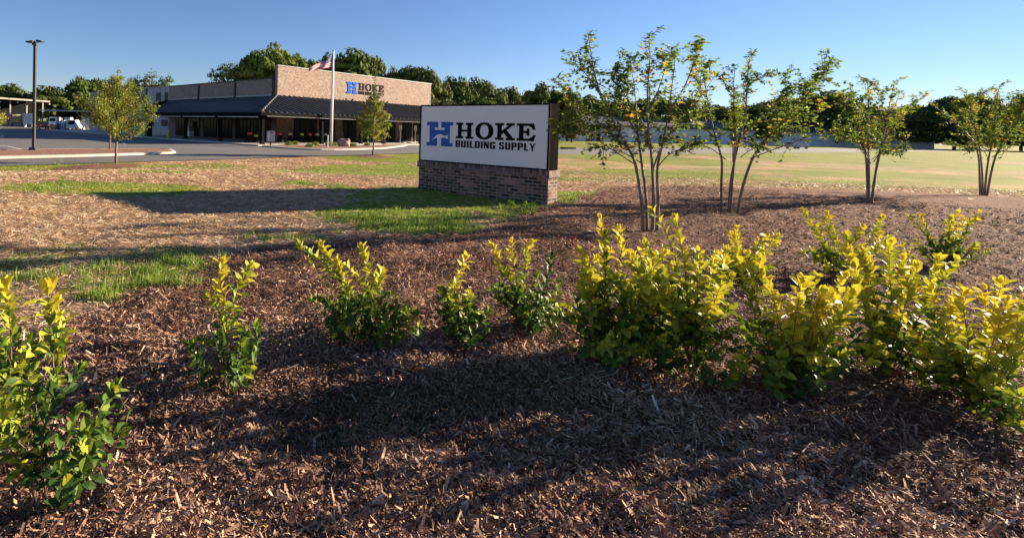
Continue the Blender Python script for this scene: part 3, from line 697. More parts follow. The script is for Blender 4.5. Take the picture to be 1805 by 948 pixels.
# ------------------------------------------------------------------ lamp post
lp = ong(59.3, 264.5, AZ+.14); lt = atY(63.3, 76, lp[1]); LH = lt[2]-(AZ+.14)
la = empty('lamp_post', (lp[0], lp[1], AZ+.14), 0, 'tall bronze car park lamp post with two flat heads on the mulch island', 'lamp post')
MB().box(-.075, .075, -.075, .075, .02, LH).build('pole', M['bronze'], la)
MB().box(-.25, .25, -.25, .25, 0, .04).box(-.19, .19, -.19, .19, .04, .16).build('base_plate', M['bronze'], la)
for sx_, (y_, z_) in ((-1, (-.15, -.02)), (1, (.15, .08))):
    MB().add([(sx_*.02, y_-.12, LH+z_), (sx_*.42, y_-.2, LH+z_-.0), (sx_*.46, y_+.2, LH+z_), (sx_*.02, y_+.2, LH+z_), (sx_*.02, y_-.12, LH+z_+.14), (sx_*.40, y_-.2, LH+z_+.07), (sx_*.42, y_+.2, LH+z_+.07), (sx_*.02, y_+.2, LH+z_+.14)],
             [(3, 2, 1, 0), (4, 5, 6, 7), (0, 1, 5, 4), (1, 2, 6, 5), (2, 3, 7, 6), (3, 0, 4, 7)]).build('lamp_head', M['bronze'], la)
MB().box(-.13, .13, -.13, .13, LH-.16, LH+.03).build('bracket', M['bronze'], la)

# ------------------------------------------------------------------ young trees
def young_tree(name, base, H, z0, R, nl, label, group, seed, lean=(0, 0), leaf=.11, mat='young', tone0=.0, kd=.88):
    rg = np.random.default_rng(seed); root = empty(name, base, 0, label, 'tree', group)
    zs = np.linspace(0, H, 9)
    tp = [(lean[0]*z/H + .03*math.sin(z*2.1+seed), lean[1]*z/H + .03*math.cos(z*1.7+seed), z) for z in zs]; tp[0] = (0, 0, -.1)
    rad = [max(.008, .062*(1-z/H)**.8+.006) for z in zs]
    br = MB().tube(tp, rad, 8); P = []; D = []
    nb = 46
    for i in range(nb):
        k = (i+.5)/nb; zb_ = z0+(H-z0)*(k**.85)*.93; az = i*2.4+rg.normal()*.3
        prof = max(0., 1-k/kd)**.85*(.55+.6*min(1, k*4+.2)) + .055*(1.25-k)
        ln_ = R*prof*(.75+.5*rg.random())
        up = .35+.9*k+.2*rg.random(); cx_ = np.interp(zb_, zs, [t[0] for t in tp]); cy_ = np.interp(zb_, zs, [t[1] for t in tp])
        d = np.array([math.cos(az), math.sin(az), up]); d /= np.hypot(d[0], d[1])
        p0 = np.array([cx_, cy_, zb_-ln_*.25]); p1 = p0+d*ln_*np.array([.55, .55, .4]); p2 = p0 + d*ln_*np.array([1, 1, .85])
        br.tube([p0, p1, p2], [.016, .011, .004], 5, False)
        m_ = max(5, int(nl/nb*(prof**1.15)*2.6))
        t = rg.random(m_)**.6; t2 = np.clip(t*1.08, 0, 1.08)[:, None]
        pp = np.where(t2 < .5, p0+(p1-p0)*t2*2, p1+(p2-p1)*(t2*2-1)) + rg.normal(size=(m_, 3))*np.array([.13, .13, .11])*(.4+R*.35)*(.35+.8*prof)
        P.append(pp); D.append(np.tile(d, (m_, 1))*.4+rg.normal(size=(m_, 3))*.9+np.array([0, 0, -.1]))
    br.build('trunk', M['bark'], root, True)
    P = np.concatenate(P); D = np.concatenate(D); n = len(P)
    V = leaves(P, D, rg.normal(size=(n, 3))+np.array([0, 0, .8]), leaf*(.6+.7*rg.random(n)), leaf*.5*(.6+.6*rg.random(n)))
    clump = fbm(P[:, 0]*2+seed, P[:, 2]*2+P[:, 1]*1.7, seed)
    tone = np.clip(tone0+rg.normal(size=n)*.16+.42+(clump-.5)*1.3, 0, 1)
    fastmesh('crown', V, np.concatenate([tone, tone]), M[mat], root)
    return root
def tree_at(xb, yb, xt, yt, z=None):
    p = gpt(xb, yb) if z is None else ong(xb, yb, z); t = atY(xt, yt, p[1]); return p, t[2]-p[2], (t[0]-p[0], 0)
p, H_, l_ = tree_at(204, 288, 201, 116)
young_tree('young_tree', (p[0], p[1], p[2]+.05), H_, 1.4, 1.6, 8800, 'bushy yellow green young tree in a mulch ring at the left of the lawn', None, 11, (0, 0), .115, tone0=.07, kd=.84)
p, H_, l_ = tree_at(193, 262.5, 196, 150, AZ+.14)
young_tree('young_tree', p, H_, 1.6, 1.2, 5000, 'young tree on the mulch island, half hidden behind the lawn tree', None, 12, (0, 0), .12)
p, H_, l_ = tree_at(657, 276, 660, 124)
young_tree('young_tree', (p[0], p[1], p[2]+.05), H_, 1.2, 1.22, 8500, 'slim young tree in a mulch ring in front of the store wall sign', None, 13, (.05, 0), .13, tone0=.10, kd=.66)
p, H_, l_ = tree_at(-42, 269, -42, 172, AZ+.14)
young_tree('young_tree', p, H_, 1.1, 1.3, 7000, 'orange tinted young tree at the left edge of the picture', None, 14, (0, 0), .13, tone0=.30)

# ------------------------------------------------------------------ background trees: shared crown meshes
def crown_proto(seed, mat, shape='round', n_blob=46, n_card=150, sz=.125):
    rg = np.random.default_rng(seed); P = []; Nn = []; T = []
    for b_ in range(n_blob):
        th = rg.random()*2*math.pi; u = rg.random()*2-1
        rb_ = (rg.random()**.35)*.72
        c = np.array([math.cos(th)*math.sqrt(1-u*u)*rb_, math.sin(th)*math.sqrt(1-u*u)*rb_, u*.78*rb_/.72])
        c[2] = math.copysign(abs(c[2]/.78)**.75*.78, c[2])
        if shape == 'flat' and c[2] < -.2: c[2] *= .6
        r_ = .22+.17*rg.random(); d = norm(rg.normal(size=(n_card, 3))); d[:, 2] = np.abs(d[:, 2])*.6+d[:, 2]*.4; d = norm(d)
        rad = r_*(.82+.3*rg.random((n_card, 1)))
        P.append(c+d*rad*np.array([1, 1, .85])); Nn.append(d+rg.normal(size=(n_card, 3))*.35); T.append(np.full(n_card, rg.normal()*.18)+rg.normal(size=n_card)*.12+.5)
    P = np.concatenate(P); V = cards(P, np.concatenate(Nn), sz*(.55+.8*rg.random(len(P))), rg)
    o = fastmesh('crown', V, np.clip(np.concatenate(T), 0, 1), M[mat]); me_ = o.data; bpy.data.objects.remove(o); return me_
PR = {'a': [crown_proto(s, 'tree_a') for s in (1, 2, 3)], 'b': [crown_proto(s, 'tree_b') for s in (4, 5)], 'c': [crown_proto(s, 'tree_c') for s in (6, 7, 8)],
      'd': [crown_proto(s, 'tree_d', n_blob=24, n_card=110, sz=.10) for s in (9, 10)], 'o': [crown_proto(s, 'tree_c', n_blob=22, n_card=120, sz=.08) for s in (11, 12)]}
tk = MB(); tk.tube([(0, 0, -.1), (.01, 0, .4), (0, .01, .8), (.0, 0, 1.0)], [.035, .026, .018, .008], 8)
for k_ in range(7):
    a_ = k_*2.4; z_ = .42+.07*k_; tk.tube([(0, 0, z_), (.12*math.cos(a_), .12*math.sin(a_), z_+.12), (.22*math.cos(a_), .22*math.sin(a_), z_+.2)], [.014, .009, .004], 5)
to = tk.build('trunk', M['bark_dark']); trunk_me = to.data; bpy.data.objects.remove(to)
def bgtree(x, yt, hw, Z, kind, label, low=None, group='trees of the wood beyond the store', seed=[0]):
    seed[0] += 1; rg = random.Random(seed[0]*3)
    t = atY(x, yt, Z); zt_ = t[2]-AZ; w = hw*Z/F_PX
    r = empty('broadleaf_tree', (t[0], t[1], AZ-.05), rg.random()*6, label, 'tree', group)
    cz0 = (zt_*.12 if low is None else low); ch = (zt_-cz0)/2
    c = bpy.data.objects.new('crown', PR[kind][seed[0] % len(PR[kind])]); col.objects.link(c); c.parent = r
    c.location = (0, 0, cz0+ch); c.scale = (w*1.5, w*1.5, ch*1.0)
    k = bpy.data.objects.new('trunk', trunk_me); col.objects.link(k); k.parent = r; k.scale = (zt_*.8,)*3
BT = [(-40, 140, 34, 205, 'a', None), (8, 147, 30, 200, 'a', 'mid green tree behind the lumber shed at the left edge'), (44, 158, 20, 206, 'c', 'low dark tree between the lumber shed roof and the lamp post'),
      (66, 156, 15, 212, 'd', 'thin tree right behind the lamp post'), (93, 152, 27, 200, 'a', 'round green tree right of the lamp post'), (122, 160, 17, 215, 'c', 'small dark tree between the lamp post and the left lawn tree'),
      (141, 132, 20, 205, 'a', 'tall tree left of the crown of the lawn tree'), (163, 134, 18, 210, 'c', 'tall dark tree behind the crown of the left lawn tree'), (182, 142, 14, 214, 'a', 'narrow tree behind the top of the left lawn tree'), (206, 158, 15, 214, 'c', 'low tree between the lawn tree and the metal wing'),
      (244, 129, 15, 155, 'd', 'pale leaved tree, leftmost above the metal wing'), (268, 125, 17, 158, 'o', 'dark see-through tree, middle of three above the metal wing'), (293, 128, 15, 155, 'o', 'dark tree, rightmost of three above the metal wing'),
      (325, 150, 10, 175, 'a', 'tiny tree top showing over the parapet wall'),
      (403, 104, 26, 118, 'o', 'dark see-through tree at the left end of the tall trees over the parapet'), (432, 108, 22, 112, 'c', 'dark tree between the see-through one and the bright tall tree'),
      (456, 84, 29, 108, 'b', 'bright sunlit tall tree left of the brick wall corner'), (492, 78, 28, 112, 'b', 'tallest bright tree over the corner of the brick wall'), (523, 91, 17, 112, 'b', 'smaller bright tree left of the flag'),
      (553, 99, 20, 122, 'c', 'dark tree behind the flag'), (582, 94, 20, 126, 'a', 'dark green tree behind the top of the flagpole'), (625, 83, 38, 114, 'a', 'broad domed tree right of the flagpole'), (650, 93, 22, 118, 'c', 'tree above the letters of the wall sign'),
      (680, 107, 18, 124, 'd', 'brownish thin tree right of the domed tree'), (706, 112, 24, 118, 'a', 'olive green tree above the right half of the brick wall'), (737, 111, 26, 118, 'c', 'dark tree over the right end of the brick wall'),
      (757, 126, 18, 116, 'a', 'tree standing at the right end of the brick wall'), (778, 142, 18, 122, 'c', 'dark tree just right of the brick wall'), (802, 136, 24, 135, 'a', 'green tree above the left part of the sign'),
      (834, 133, 26, 140, 'c', 'tall dark tree above the middle of the sign'), (866, 137, 24, 142, 'a', 'tall tree above the last letters of the sign'), (897, 154, 20, 148, 'a', 'lower tree in the dip above the sign'),
      (922, 156, 14, 150, 'd', 'olive tree in the dip above the sign'), (948, 141, 20, 135, 'a', 'round topped tree above the right end of the sign'), (976, 153, 17, 140, 'c', 'dark tree behind the right edge of the sign'), (1003, 156, 18, 138, 'a', 'tree between the sign and the near multi-stem tree'),
      (790, 168, 20, 110, 'd', 'low olive bushy tree left above the sign'), (845, 172, 26, 118, 'a', 'low tree in front of the tall trees above the sign'), (902, 172, 24, 118, 'd', 'low yellowish tree right above the sign'), (960, 176, 20, 116, 'd', 'low olive tree at the sign top right corner'),
      (1010, 176, 22, 128, 'd', 'low olive tree left of the near multi-stem tree'), (1040, 168, 24, 175, 'a', 'tree seen through the left part of the near crown'), (1078, 172, 26, 178, 'c', 'dark tree seen through the middle of the near crown'),
      (1120, 178, 26, 180, 'a', None), (1165, 170, 26, 178, 'c', None), (1200, 168, 24, 176, 'a', None)]
rg = random.Random(5); xx = 1232
while xx < 1960:
    BT.append((xx, 172+14*math.sin(xx*.021)+rg.uniform(-8, 8)+(xx-1232)*.012, rg.uniform(26, 38), rg.uniform(165, 200), rg.choice('aaccd'), None)); xx += rg.uniform(34, 46)
for x_ in (-90, -150, -210): BT.append((x_, 140, 34, 200, 'ac'[x_ % 2], None))
fi = []
FARL = ['behind the main trunks of the nearest small tree', 'seen past the right side of the nearest crown', 'at the right fringe of the nearest crown', 'left of the second small tree', 'behind the trunks of the second small tree', 'behind the left crown half of the second small tree', 'behind the right crown half of the second small tree', 'just right of the second small tree',
        'first in the gap before the third small tree', 'second in the gap before the third small tree', 'third in the gap before the third small tree', 'just left of the third small tree', 'behind the third small tree', 'just right of the third small tree', 'in the gap between the third and farthest small trees', 'just left of the farthest small tree', 'behind the farthest small tree', 'just right of the farthest small tree',
        'first beyond the right edge', 'second beyond the right edge', 'third beyond the right edge', 'fourth beyond the right edge', 'fifth beyond the right edge', 'sixth beyond the right edge']
for t_ in BT:
    lb = t_[5] or ((lambda i: '%s far tree %s' % ({'a': 'mid green', 'c': 'dark green', 'd': 'olive'}[t_[4]], FARL[i]))(fi.append(1) or len(fi)-1) if t_[0] > 1000 else None) or ('tree in the far tree line right of the near multi-stem tree' if t_[0] > 1000 else ('tree behind the lumber shed, %s outside the left edge' % {-40: 'just', -90: 'second', -150: 'third', -210: 'fourth'}[t_[0]]))
    bgtree(*t_[:5], lb, low=(-.9 if t_[0] > 780 or t_[0] < 230 else None))

# ------------------------------------------------------------------ crape myrtle built from its stems
def catmull(pts, n=6):
    pts = [np.array(p, float) for p in pts]; out = []
    for i in range(len(pts)-1):
        p0, p1, p2, p3 = pts[max(0, i-1)], pts[i], pts[i+1], pts[min(len(pts)-1, i+2)]
        for k in range(n):
            t = k/n; out.append(.5*((2*p1)+(-p0+p2)*t+(2*p0-5*p1+4*p2-p3)*t*t+(-p0+3*p1-3*p2+p3)*t**3))
    out.append(pts[-1]); return out
MBASE = ong(1145, 410, 0)
def mp(path, d0, d1):
    n = len(path); return [atY(x, y, MBASE[1]+d0+(d1-d0)*(i/(n-1))**1.3)-MBASE for i, (x, y) in enumerate(path)]
ST = [([(1134, 412), (1130, 350), (1120, 290), (1108, 262), (1090, 232), (1078, 205), (1062, 175), (1048, 130), (1042, 95), (1036, 58)], 0, -.35, .026),
      ([(1119, 290), (1095, 274), (1065, 255), (1040, 237), (1016, 226), (996, 223), (984, 222)], 0, -.5, .010), ([(1108, 262), (1080, 238), (1055, 215), (1030, 190), (1005, 165), (990, 152)], 0, .5, .012),
      ([(1062, 175), (1040, 140), (1020, 118), (1010, 106)], -.2, -.1, .008), ([(1141, 412), (1138, 340), (1131, 288), (1125, 240), (1122, 200), (1118, 150), (1110, 108)], .05, .45, .024),
      ([(1150, 412), (1152, 350), (1150, 300), (1147, 262), (1141, 200), (1143, 140), (1146, 95), (1144, 62)], 0, -.1, .026), ([(1158, 412), (1160, 350), (1159, 295), (1169, 250), (1178, 200), (1186, 140), (1192, 85)], .05, .3, .026),
      ([(1150, 300), (1165, 262), (1185, 232), (1212, 215), (1240, 190)], 0, -.6, .013), ([(1159, 295), (1180, 272), (1204, 262), (1232, 256)], .05, .4, .010), ([(1178, 200), (1208, 150), (1226, 100), (1232, 75)], .2, -.1, .012),
      ([(1131, 288), (1100, 270), (1072, 262), (1050, 258)], .05, .6, .008), ([(1169, 250), (1200, 210), (1236, 170), (1262, 130)], .15, .7, .014), ([(1125, 240), (1098, 190), (1090, 150), (1082, 118)], .1, -.5, .012), ([(1147, 262), (1132, 215), (1105, 170), (1098, 130)], 0, .8, .012),
      ([(1141, 200), (1160, 160), (1172, 120), (1170, 100)], -.05, -.6, .010), ([(1090, 232), (1050, 222), (1022, 205), (1000, 188)], -.1, .1, .009), ([(1078, 205), (1085, 165), (1100, 125), (1120, 98)], -.15, -.4, .009)]
rg = np.random.default_rng(77); mb_s = mb_t = MB(); P = []; D = []; TN = []
for path, d0, d1, r0 in ST:
    c = catmull(mp(path, d0, d1), 5); n = len(c)
    mb_s.tube(c, [max(.0035, r0*(1-.86*i/(n-1))) for i in range(n)], 8)
    for i in range(n-1):
        h = c[i][2]
        if h < 1.15: continue
        if rg.random() < .86:
            for _ in range(rg.integers(1, 3)):
                k = i/(n-1); tan = c[i+1]-c[i]; tan = tan/max(1e-6, np.linalg.norm(tan))
                d = norm(tan*.9+rg.normal(size=3)*.65+np.array([0, 0, .25])); L_ = (.16+.30*rg.random())*(1.1-.45*k)
                q1 = c[i]+d*L_*.5+rg.normal(size=3)*.015; q2 = c[i]+d*L_+np.array([0, 0, -.03])
                mb_t.tube([c[i], q1, q2], [.0035, .0025, .0015], 4, False)
                m_ = int(8+10*rg.random()); yel = rg.random() < .10
                if h < 1.5 and rg.random() < .55: m_ = 2
                t = (np.arange(m_)+.6)/m_; pt = np.where(t[:, None] < .5, c[i]+(q1-c[i])*t[:, None]*2, q1+(q2-q1)*(t[:, None]*2-1))
                P.append(pt+rg.normal(size=(m_, 3))*.012); sd_ = np.where(np.arange(m_) % 2, 1, -1)[:, None]; side = norm(np.cross(d, np.array([0, 0, 1.])))
                D.append(d*.5+side*sd_*.9+rg.normal(size=(m_, 3))*.35+np.array([0, 0, -.25])); TN.append(np.clip(rg.normal(.42, .17, m_)+(.40 if yel else 0)+(.12 if h > 2.0 and c[i][0] > .2 else 0), 0, 1))
P = np.concatenate(P); D = np.concatenate(D); TN = np.concatenate(TN); n = len(P)
lv_ = leaves(P, D, rg.normal(size=(n, 3))*.6+np.array([0, 0, 1.]), 0.070*(.7+.6*rg.random(n)), .041*(.7+.5*rg.random(n)), .2)
my = empty('multi_stem_tree', MBASE, 0, 'nearest multi-stemmed small tree with yellowing leaves in the mulch bed beside the sign', 'tree')
s1 = mb_s.build('trunk', M['bark_pale'], my, True); s3 = fastmesh('crown', lv_, np.concatenate([TN, TN]), M['myrtle'], my)
sd_h = MB()
for path in (ST[0][0], ST[5][0], ST[6][0], ST[3][0]):
    pass
for (X_, Y_), rz, sc_m, lb in (((7.6, 10.4), 2.1, 1.05, 'second small multi-stemmed tree, just right of the nearest one'), ((12.4, 12.6), 4.0, 1.0, 'third small multi-stemmed tree, farther right in the mulch bed'), ((18.5, 15.4), 1.0, 1.08, 'farthest small multi-stemmed tree at the right end of the mulch bed')):
    r = empty('multi_stem_tree', (X_, Y_, 0), rz, lb, 'tree'); r.scale = (sc_m,)*3
    for c in (s1, s3):
        k = c.copy(); col.objects.link(k); k.parent = r

# ------------------------------------------------------------------ foreground shrubs
class Shrub:
    def __init__(s, base, label, seed):
        s.base = np.array(base, float); s.rg = np.random.default_rng(seed); s.st = MB(); s.P = []; s.D = []; s.Nn = []; s.L = []; s.T = []
        s.label = label
    def shoot(s, pts, L=.046, tone=(.35, .95), step=.016, r=.0035, start=.25, up=.55):
        c = catmull(pts, 5); n = len(c); rg = s.rg; sh_ = rg.normal()*.13
        s.st.tube([p-s.base for p in c], [r*(1-.7*i/(n-1)) for i in range(n)], 5, False)
        seg = np.array(c); dl = np.linalg.norm(np.diff(seg, axis=0), axis=1); tot = dl.sum(); cum = np.concatenate([[0], np.cumsum(dl)])
        d_ = start*tot; k = 0; ph = rg.random()*6
        while d_ < tot:
            t = d_/tot; i = min(n-2, int(np.searchsorted(cum, d_)-1)); f = (d_-cum[i])/max(1e-6, dl[i]); p = seg[i]*(1-f)+seg[i+1]*f
            tan = norm(seg[i+1]-seg[i]); a = norm(np.cross(tan, np.array([.3, .2, 1.]))); b_ = np.cross(tan, a)
            for q in (0, math.pi):
                an = ph+k*1.57+q+rg.normal()*.25; rad = a*math.cos(an)+b_*math.sin(an)
                s.P.append(p+rad*.003-s.base); s.D.append(rad*(1-.25*t)+tan*(up*.6+.55*t)+rg.normal(size=3)*.42+np.array([0, 0, .05]))
                s.Nn.append(tan*1.0-rad*.35+rg.normal(size=3)*.15); s.L.append(L*(.8+.5*rg.random())*1.12)
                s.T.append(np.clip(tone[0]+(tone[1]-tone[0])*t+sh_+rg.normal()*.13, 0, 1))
            k += 1; d_ += step*(2.3-1.1*t)*(.8+.4*rg.random())
        for q in range(3):
            tan = norm(seg[-1]-seg[-2]); s.P.append(seg[-1]-s.base); s.D.append(tan+rg.normal(size=3)*.3); s.Nn.append(rg.normal(size=3)); s.L.append(L*.8); s.T.append(min(1, tone[1]+.05))
    def img(s, path, Y0, Y1, **kw):
        n = len(path); s.shoot([atY(x, y, Y0+(Y1-Y0)*i/(n-1)) for i, (x, y) in enumerate(path)], **kw)
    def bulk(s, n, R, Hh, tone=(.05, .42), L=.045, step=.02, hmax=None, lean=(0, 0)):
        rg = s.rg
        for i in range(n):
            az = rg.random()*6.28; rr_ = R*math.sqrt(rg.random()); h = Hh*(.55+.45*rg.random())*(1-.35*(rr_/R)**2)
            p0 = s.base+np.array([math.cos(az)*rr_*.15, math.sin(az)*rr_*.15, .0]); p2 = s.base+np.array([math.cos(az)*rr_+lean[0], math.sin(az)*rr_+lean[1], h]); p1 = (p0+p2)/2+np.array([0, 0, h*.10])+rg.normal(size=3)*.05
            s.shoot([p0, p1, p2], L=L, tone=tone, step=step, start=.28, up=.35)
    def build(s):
        r = empty('shrub', s.base, 0, s.label, 'shrub', 'young shrubs in the near mulch bed')
        s.st.build('stems', M['twig'], r); P = np.array(s.P); D = np.array(s.D); Nn = np.array(s.Nn); L = np.array(s.L); T = np.array(s.T)
        T = np.where(s.rg.random(len(T)) < .02, .78, T); fastmesh('foliage', leaves(P, D, Nn, L*1.08, L*.64, .16, True), np.tile(T, 4), M['shrub'], r); return r
def shrub_at(x, Y, label, seed):
    p = atY(x, 600, Y); return Shrub((p[0], Y, 0.0), label, seed)
s = shrub_at(0, 2.3, 'shrub at the left edge whose yellow tips just reach into the lower left corner', 1)
s.img([(20, 640), (18, 570), (12, 504)], 2.3, 2.25, L=.055); s.img([(10, 620), (-10, 560), (-18, 515)], 2.3, 2.3, L=.05); s.bulk(16, .30, .62); s.build()
s = shrub_at(80, 1.95, 'shrub with one large leaved yellow tip near the lower left corner', 2)
s.img([(95, 660), (90, 590), (84, 512)], 1.95, 1.92, L=.06, step=.02); s.img([(85, 640), (110, 580), (100, 540)], 1.95, 1.98, L=.055, step=.02); s.bulk(14, .26, .66); s.build()
s = shrub_at(405, 2.9, 'shrub with a forked yellow green top, alone on the mulch left of centre', 3)
s.img([(400, 640), (398, 540), (388, 500), (392, 462)], 2.9, 2.85, L=.052); s.img([(405, 620), (412, 540), (425, 500), (441, 470)], 2.9, 2.85, L=.05); s.img([(400, 600), (385, 545), (370, 522)], 2.9, 2.8, L=.045); s.bulk(15, .24, .40); s.build()
s = shrub_at(610, 3.7, 'shrub with long yellow shoots leaning up to the left, centre of the near mulch', 4)
s.img([(625, 600), (605, 520), (575, 470), (548, 448), (529, 434)], 3.7, 3.9, L=.048, step=.014, tone=(.25, .75)); s.img([(625, 590), (608, 505), (585, 465), (566, 436)], 3.7, 3.6, L=.05, step=.014, tone=(.3, 1.0))
s.img([(628, 590), (615, 520), (600, 480), (594, 462)], 3.7, 3.65, L=.05, step=.014); s.img([(620, 600), (600, 540), (570, 500), (545, 455)], 3.75, 3.9, L=.03, step=.03, tone=(.2, .6)); s.bulk(18, .26, .36); s.build()
s = shrub_at(668, 3.5, 'shrub with two upright yellow shoots, right of the left leaning one', 5)
s.img([(690, 600), (668, 510), (652, 478), (637, 437)], 3.5, 3.5, L=.05, step=.014, tone=(.35, 1.)); s.img([(680, 590), (650, 510), (628, 485), (612, 470)], 3.5, 3.55, L=.045, step=.015, tone=(.3, .95)); s.img([(685, 590), (668, 520), (668, 495), (674, 478)], 3.5, 3.45, L=.045, step=.015)
s.bulk(18, .28, .38); s.build()
s = shrub_at(805, 3.6, 'shrub with one narrow upright yellow shoot below the sign', 6)
s.img([(805, 600), (800, 530), (808, 490), (820, 458)], 3.6, 3.6, L=.048, step=.013, tone=(.3, 1.)); s.img([(800, 590), (785, 540), (775, 512)], 3.6, 3.6, L=.048, tone=(.1, .5)); s.img([(805, 590), (825, 540), (826, 518)], 3.6, 3.5, L=.045, tone=(.2, .8))
s.img([(802, 590), (795, 535), (797, 505)], 3.6, 3.65, L=.045); s.bulk(18, .27, .38); s.build()
s = shrub_at(935, 3.9, 'loose shrub with three yellow tips and dark lower leaves, left of the largest shrub', 7)
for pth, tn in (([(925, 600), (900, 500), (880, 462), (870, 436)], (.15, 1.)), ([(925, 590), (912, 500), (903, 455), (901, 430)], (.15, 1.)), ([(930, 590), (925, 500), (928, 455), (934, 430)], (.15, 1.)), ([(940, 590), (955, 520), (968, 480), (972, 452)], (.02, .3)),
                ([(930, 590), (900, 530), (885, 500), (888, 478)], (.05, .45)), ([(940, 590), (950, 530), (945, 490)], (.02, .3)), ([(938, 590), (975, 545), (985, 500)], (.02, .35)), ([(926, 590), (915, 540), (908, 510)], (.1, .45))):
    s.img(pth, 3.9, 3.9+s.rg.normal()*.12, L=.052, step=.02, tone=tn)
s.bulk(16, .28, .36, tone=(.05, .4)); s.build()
s = shrub_at(1075, 3.35, 'largest and densest yellow topped shrub in front of the multi-stemmed tree', 8)
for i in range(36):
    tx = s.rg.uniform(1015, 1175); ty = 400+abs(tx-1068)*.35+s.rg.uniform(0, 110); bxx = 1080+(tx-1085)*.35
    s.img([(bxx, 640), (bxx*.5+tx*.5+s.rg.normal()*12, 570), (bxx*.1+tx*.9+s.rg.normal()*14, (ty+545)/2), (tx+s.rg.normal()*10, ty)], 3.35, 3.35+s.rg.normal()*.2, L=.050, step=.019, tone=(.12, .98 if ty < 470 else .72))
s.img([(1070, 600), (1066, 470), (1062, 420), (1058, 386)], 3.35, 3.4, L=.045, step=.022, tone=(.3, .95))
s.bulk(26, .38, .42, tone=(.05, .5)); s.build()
s = shrub_at(1215, 3.2, 'open shrub with a long bare yellow tipped shoot, right of the largest one', 9)
s.img([(1215, 640), (1200, 500), (1182, 430), (1165, 395), (1150, 370)], 3.2, 3.3, L=.042, step=.026, tone=(.35, .95)); s.img([(1215, 640), (1210, 500), (1200, 430), (1190, 384)], 3.2, 3.15, L=.042, step=.026, tone=(.3, .95))
for i in range(22):
    tx = s.rg.uniform(1165, 1290); ty = 440+s.rg.uniform(0, 110); s.img([(1215, 640), (1215*.4+tx*.6, 560), (tx, ty)], 3.2, 3.2+s.rg.normal()*.18, L=.050, step=.02, tone=(.12, .85))
s.bulk(22, .36, .42, tone=(.05, .5)); s.build()
EXT = [(1390, 3.0, .55, 'shrub in the bed right of the open shrub'), (1560, 3.3, .6, 'tall yellow topped shrub left of the far right pair'), (1720, 2.9, .5, 'shrub at the right edge of the near row'), (1480, 5.6, .5, 'small shrub in the second row, left one'), (1660, 6.2, .5, 'small shrub in the second row, right one'), (1300, 5.2, .42, 'low shrub behind the gap right of the open shrub')]
for i, (x_, Y_, h_, lb) in enumerate(EXT):
    s = shrub_at(x_, Y_, lb, 20+i); s.bulk(26 if Y_ < 5 else 18, .38, h_*.8, tone=(.05, .6), step=.022)
    for k in range(16 if Y_ < 5 else 8):
        a_ = s.rg.random()*6.28; q = .12+.22*s.rg.random(); hh_ = h_*(.95+.45*s.rg.random()); e = s.base+np.array([math.cos(a_)*q, math.sin(a_)*q, hh_])
        s.shoot([s.base, (s.base+e)/2+s.rg.normal(size=3)*.02, e], L=.05, step=.018, tone=(.2, 1.))
    s.build()
for i, (x_, Y_, lb) in enumerate(((795, 4.6, 'tiny red leaved seedling by the narrow yellow shoot'), (838, 4.7, 'tiny red leaved seedling right of the narrow yellow shoot'), (1005, 6.0, 'red leaved seedling left of the largest shrub'), (985, 6.9, 'faint red seedling behind the largest shrub'))):
    g_ = ong({795: 785, 838: 838, 1005: 1003, 985: 975}[x_], {795: 470, 838: 474, 1005: 436, 985: 446}[x_], 0); rg = np.random.default_rng(60+i); n = 130
    r = empty('seedling', g_, 0, lb, 'plant', 'red leaved seedlings in the mulch'); P = np.stack([rg.normal(size=n)*.10, rg.normal(size=n)*.10, rg.random(n)*.13+.01], 1)
    V = leaves(P, rg.normal(size=(n, 3))+np.array([0, 0, .5]), rg.normal(size=(n, 3)), .028, .014); fastmesh('foliage', V, rg.random(2*n), M['redleaf'], r)
    sb = MB()
    for k in range(6): sb.tube([(0, 0, 0), tuple(P[k])], .002, 4)
    sb.build('stems', M['twig'], r)

for i, (x_, y_, h_, lb) in enumerate(((938, 379, .20, 'taller leafy weed at the right foot of the brick sign base'), (928, 372, .13, 'short leafy weed left of the taller one at the sign base'), (900, 366, .10, 'low broad leaved weed in front of the sign base middle'), (108, 330.5, .22, 'leafy weed clump in the green patch at the left of the lawn'), (790, 410, .10, 'broad leaved weed at the edge of the mulch below the sign'), (880, 522, .07, 'small green weed between two near shrubs'))):
    g_ = gpt(x_, y_); rg = np.random.default_rng(160+i); n = 46; r = empty('weed', g_, 0, lb, 'plant', 'weeds in the lawn and mulch')
    t = rg.random(n); sp_ = .05+.05*rg.random(n); a_ = rg.random(n)*6.28; P = np.stack([np.cos(a_)*sp_*(1.3-t)*.6, np.sin(a_)*sp_*(1.3-t)*.6, t*h_+.01], 1)
    V = leaves(P, np.stack([np.cos(a_), np.sin(a_), .3+.5*t], 1)+rg.normal(size=(n, 3))*.3, rg.normal(size=(n, 3))*.4+np.array([0, 0, 1.]), .055*(.7+.6*rg.random(n)), .03); fastmesh('foliage', V, np.clip(rg.normal(.5, .15, 2*n), 0, 1), M['grass'], r)
    sb = MB()
    for k in range(7): sb.tube([(0, 0, 0), (P[k][0]*.4, P[k][1]*.4, P[k][2]*.5), tuple(P[k])], .0025, 4)
    sb.build('stems', M['grass'], r)

# ------------------------------------------------------------------ scattered ground cover (stuff)
def sample(n, rmin, rmax, a0, a1, pw=1.0):
    u = RNG.random(n); r = np.exp(np.log(rmin)+(np.log(rmax)-np.log(rmin))*u**pw); a = np.radians(RNG.uniform(a0, a1, n)); return np.sin(a)*r, np.cos(a)*r
def gz(x, y, b): return terr(x, y)+micro(x, y, b)
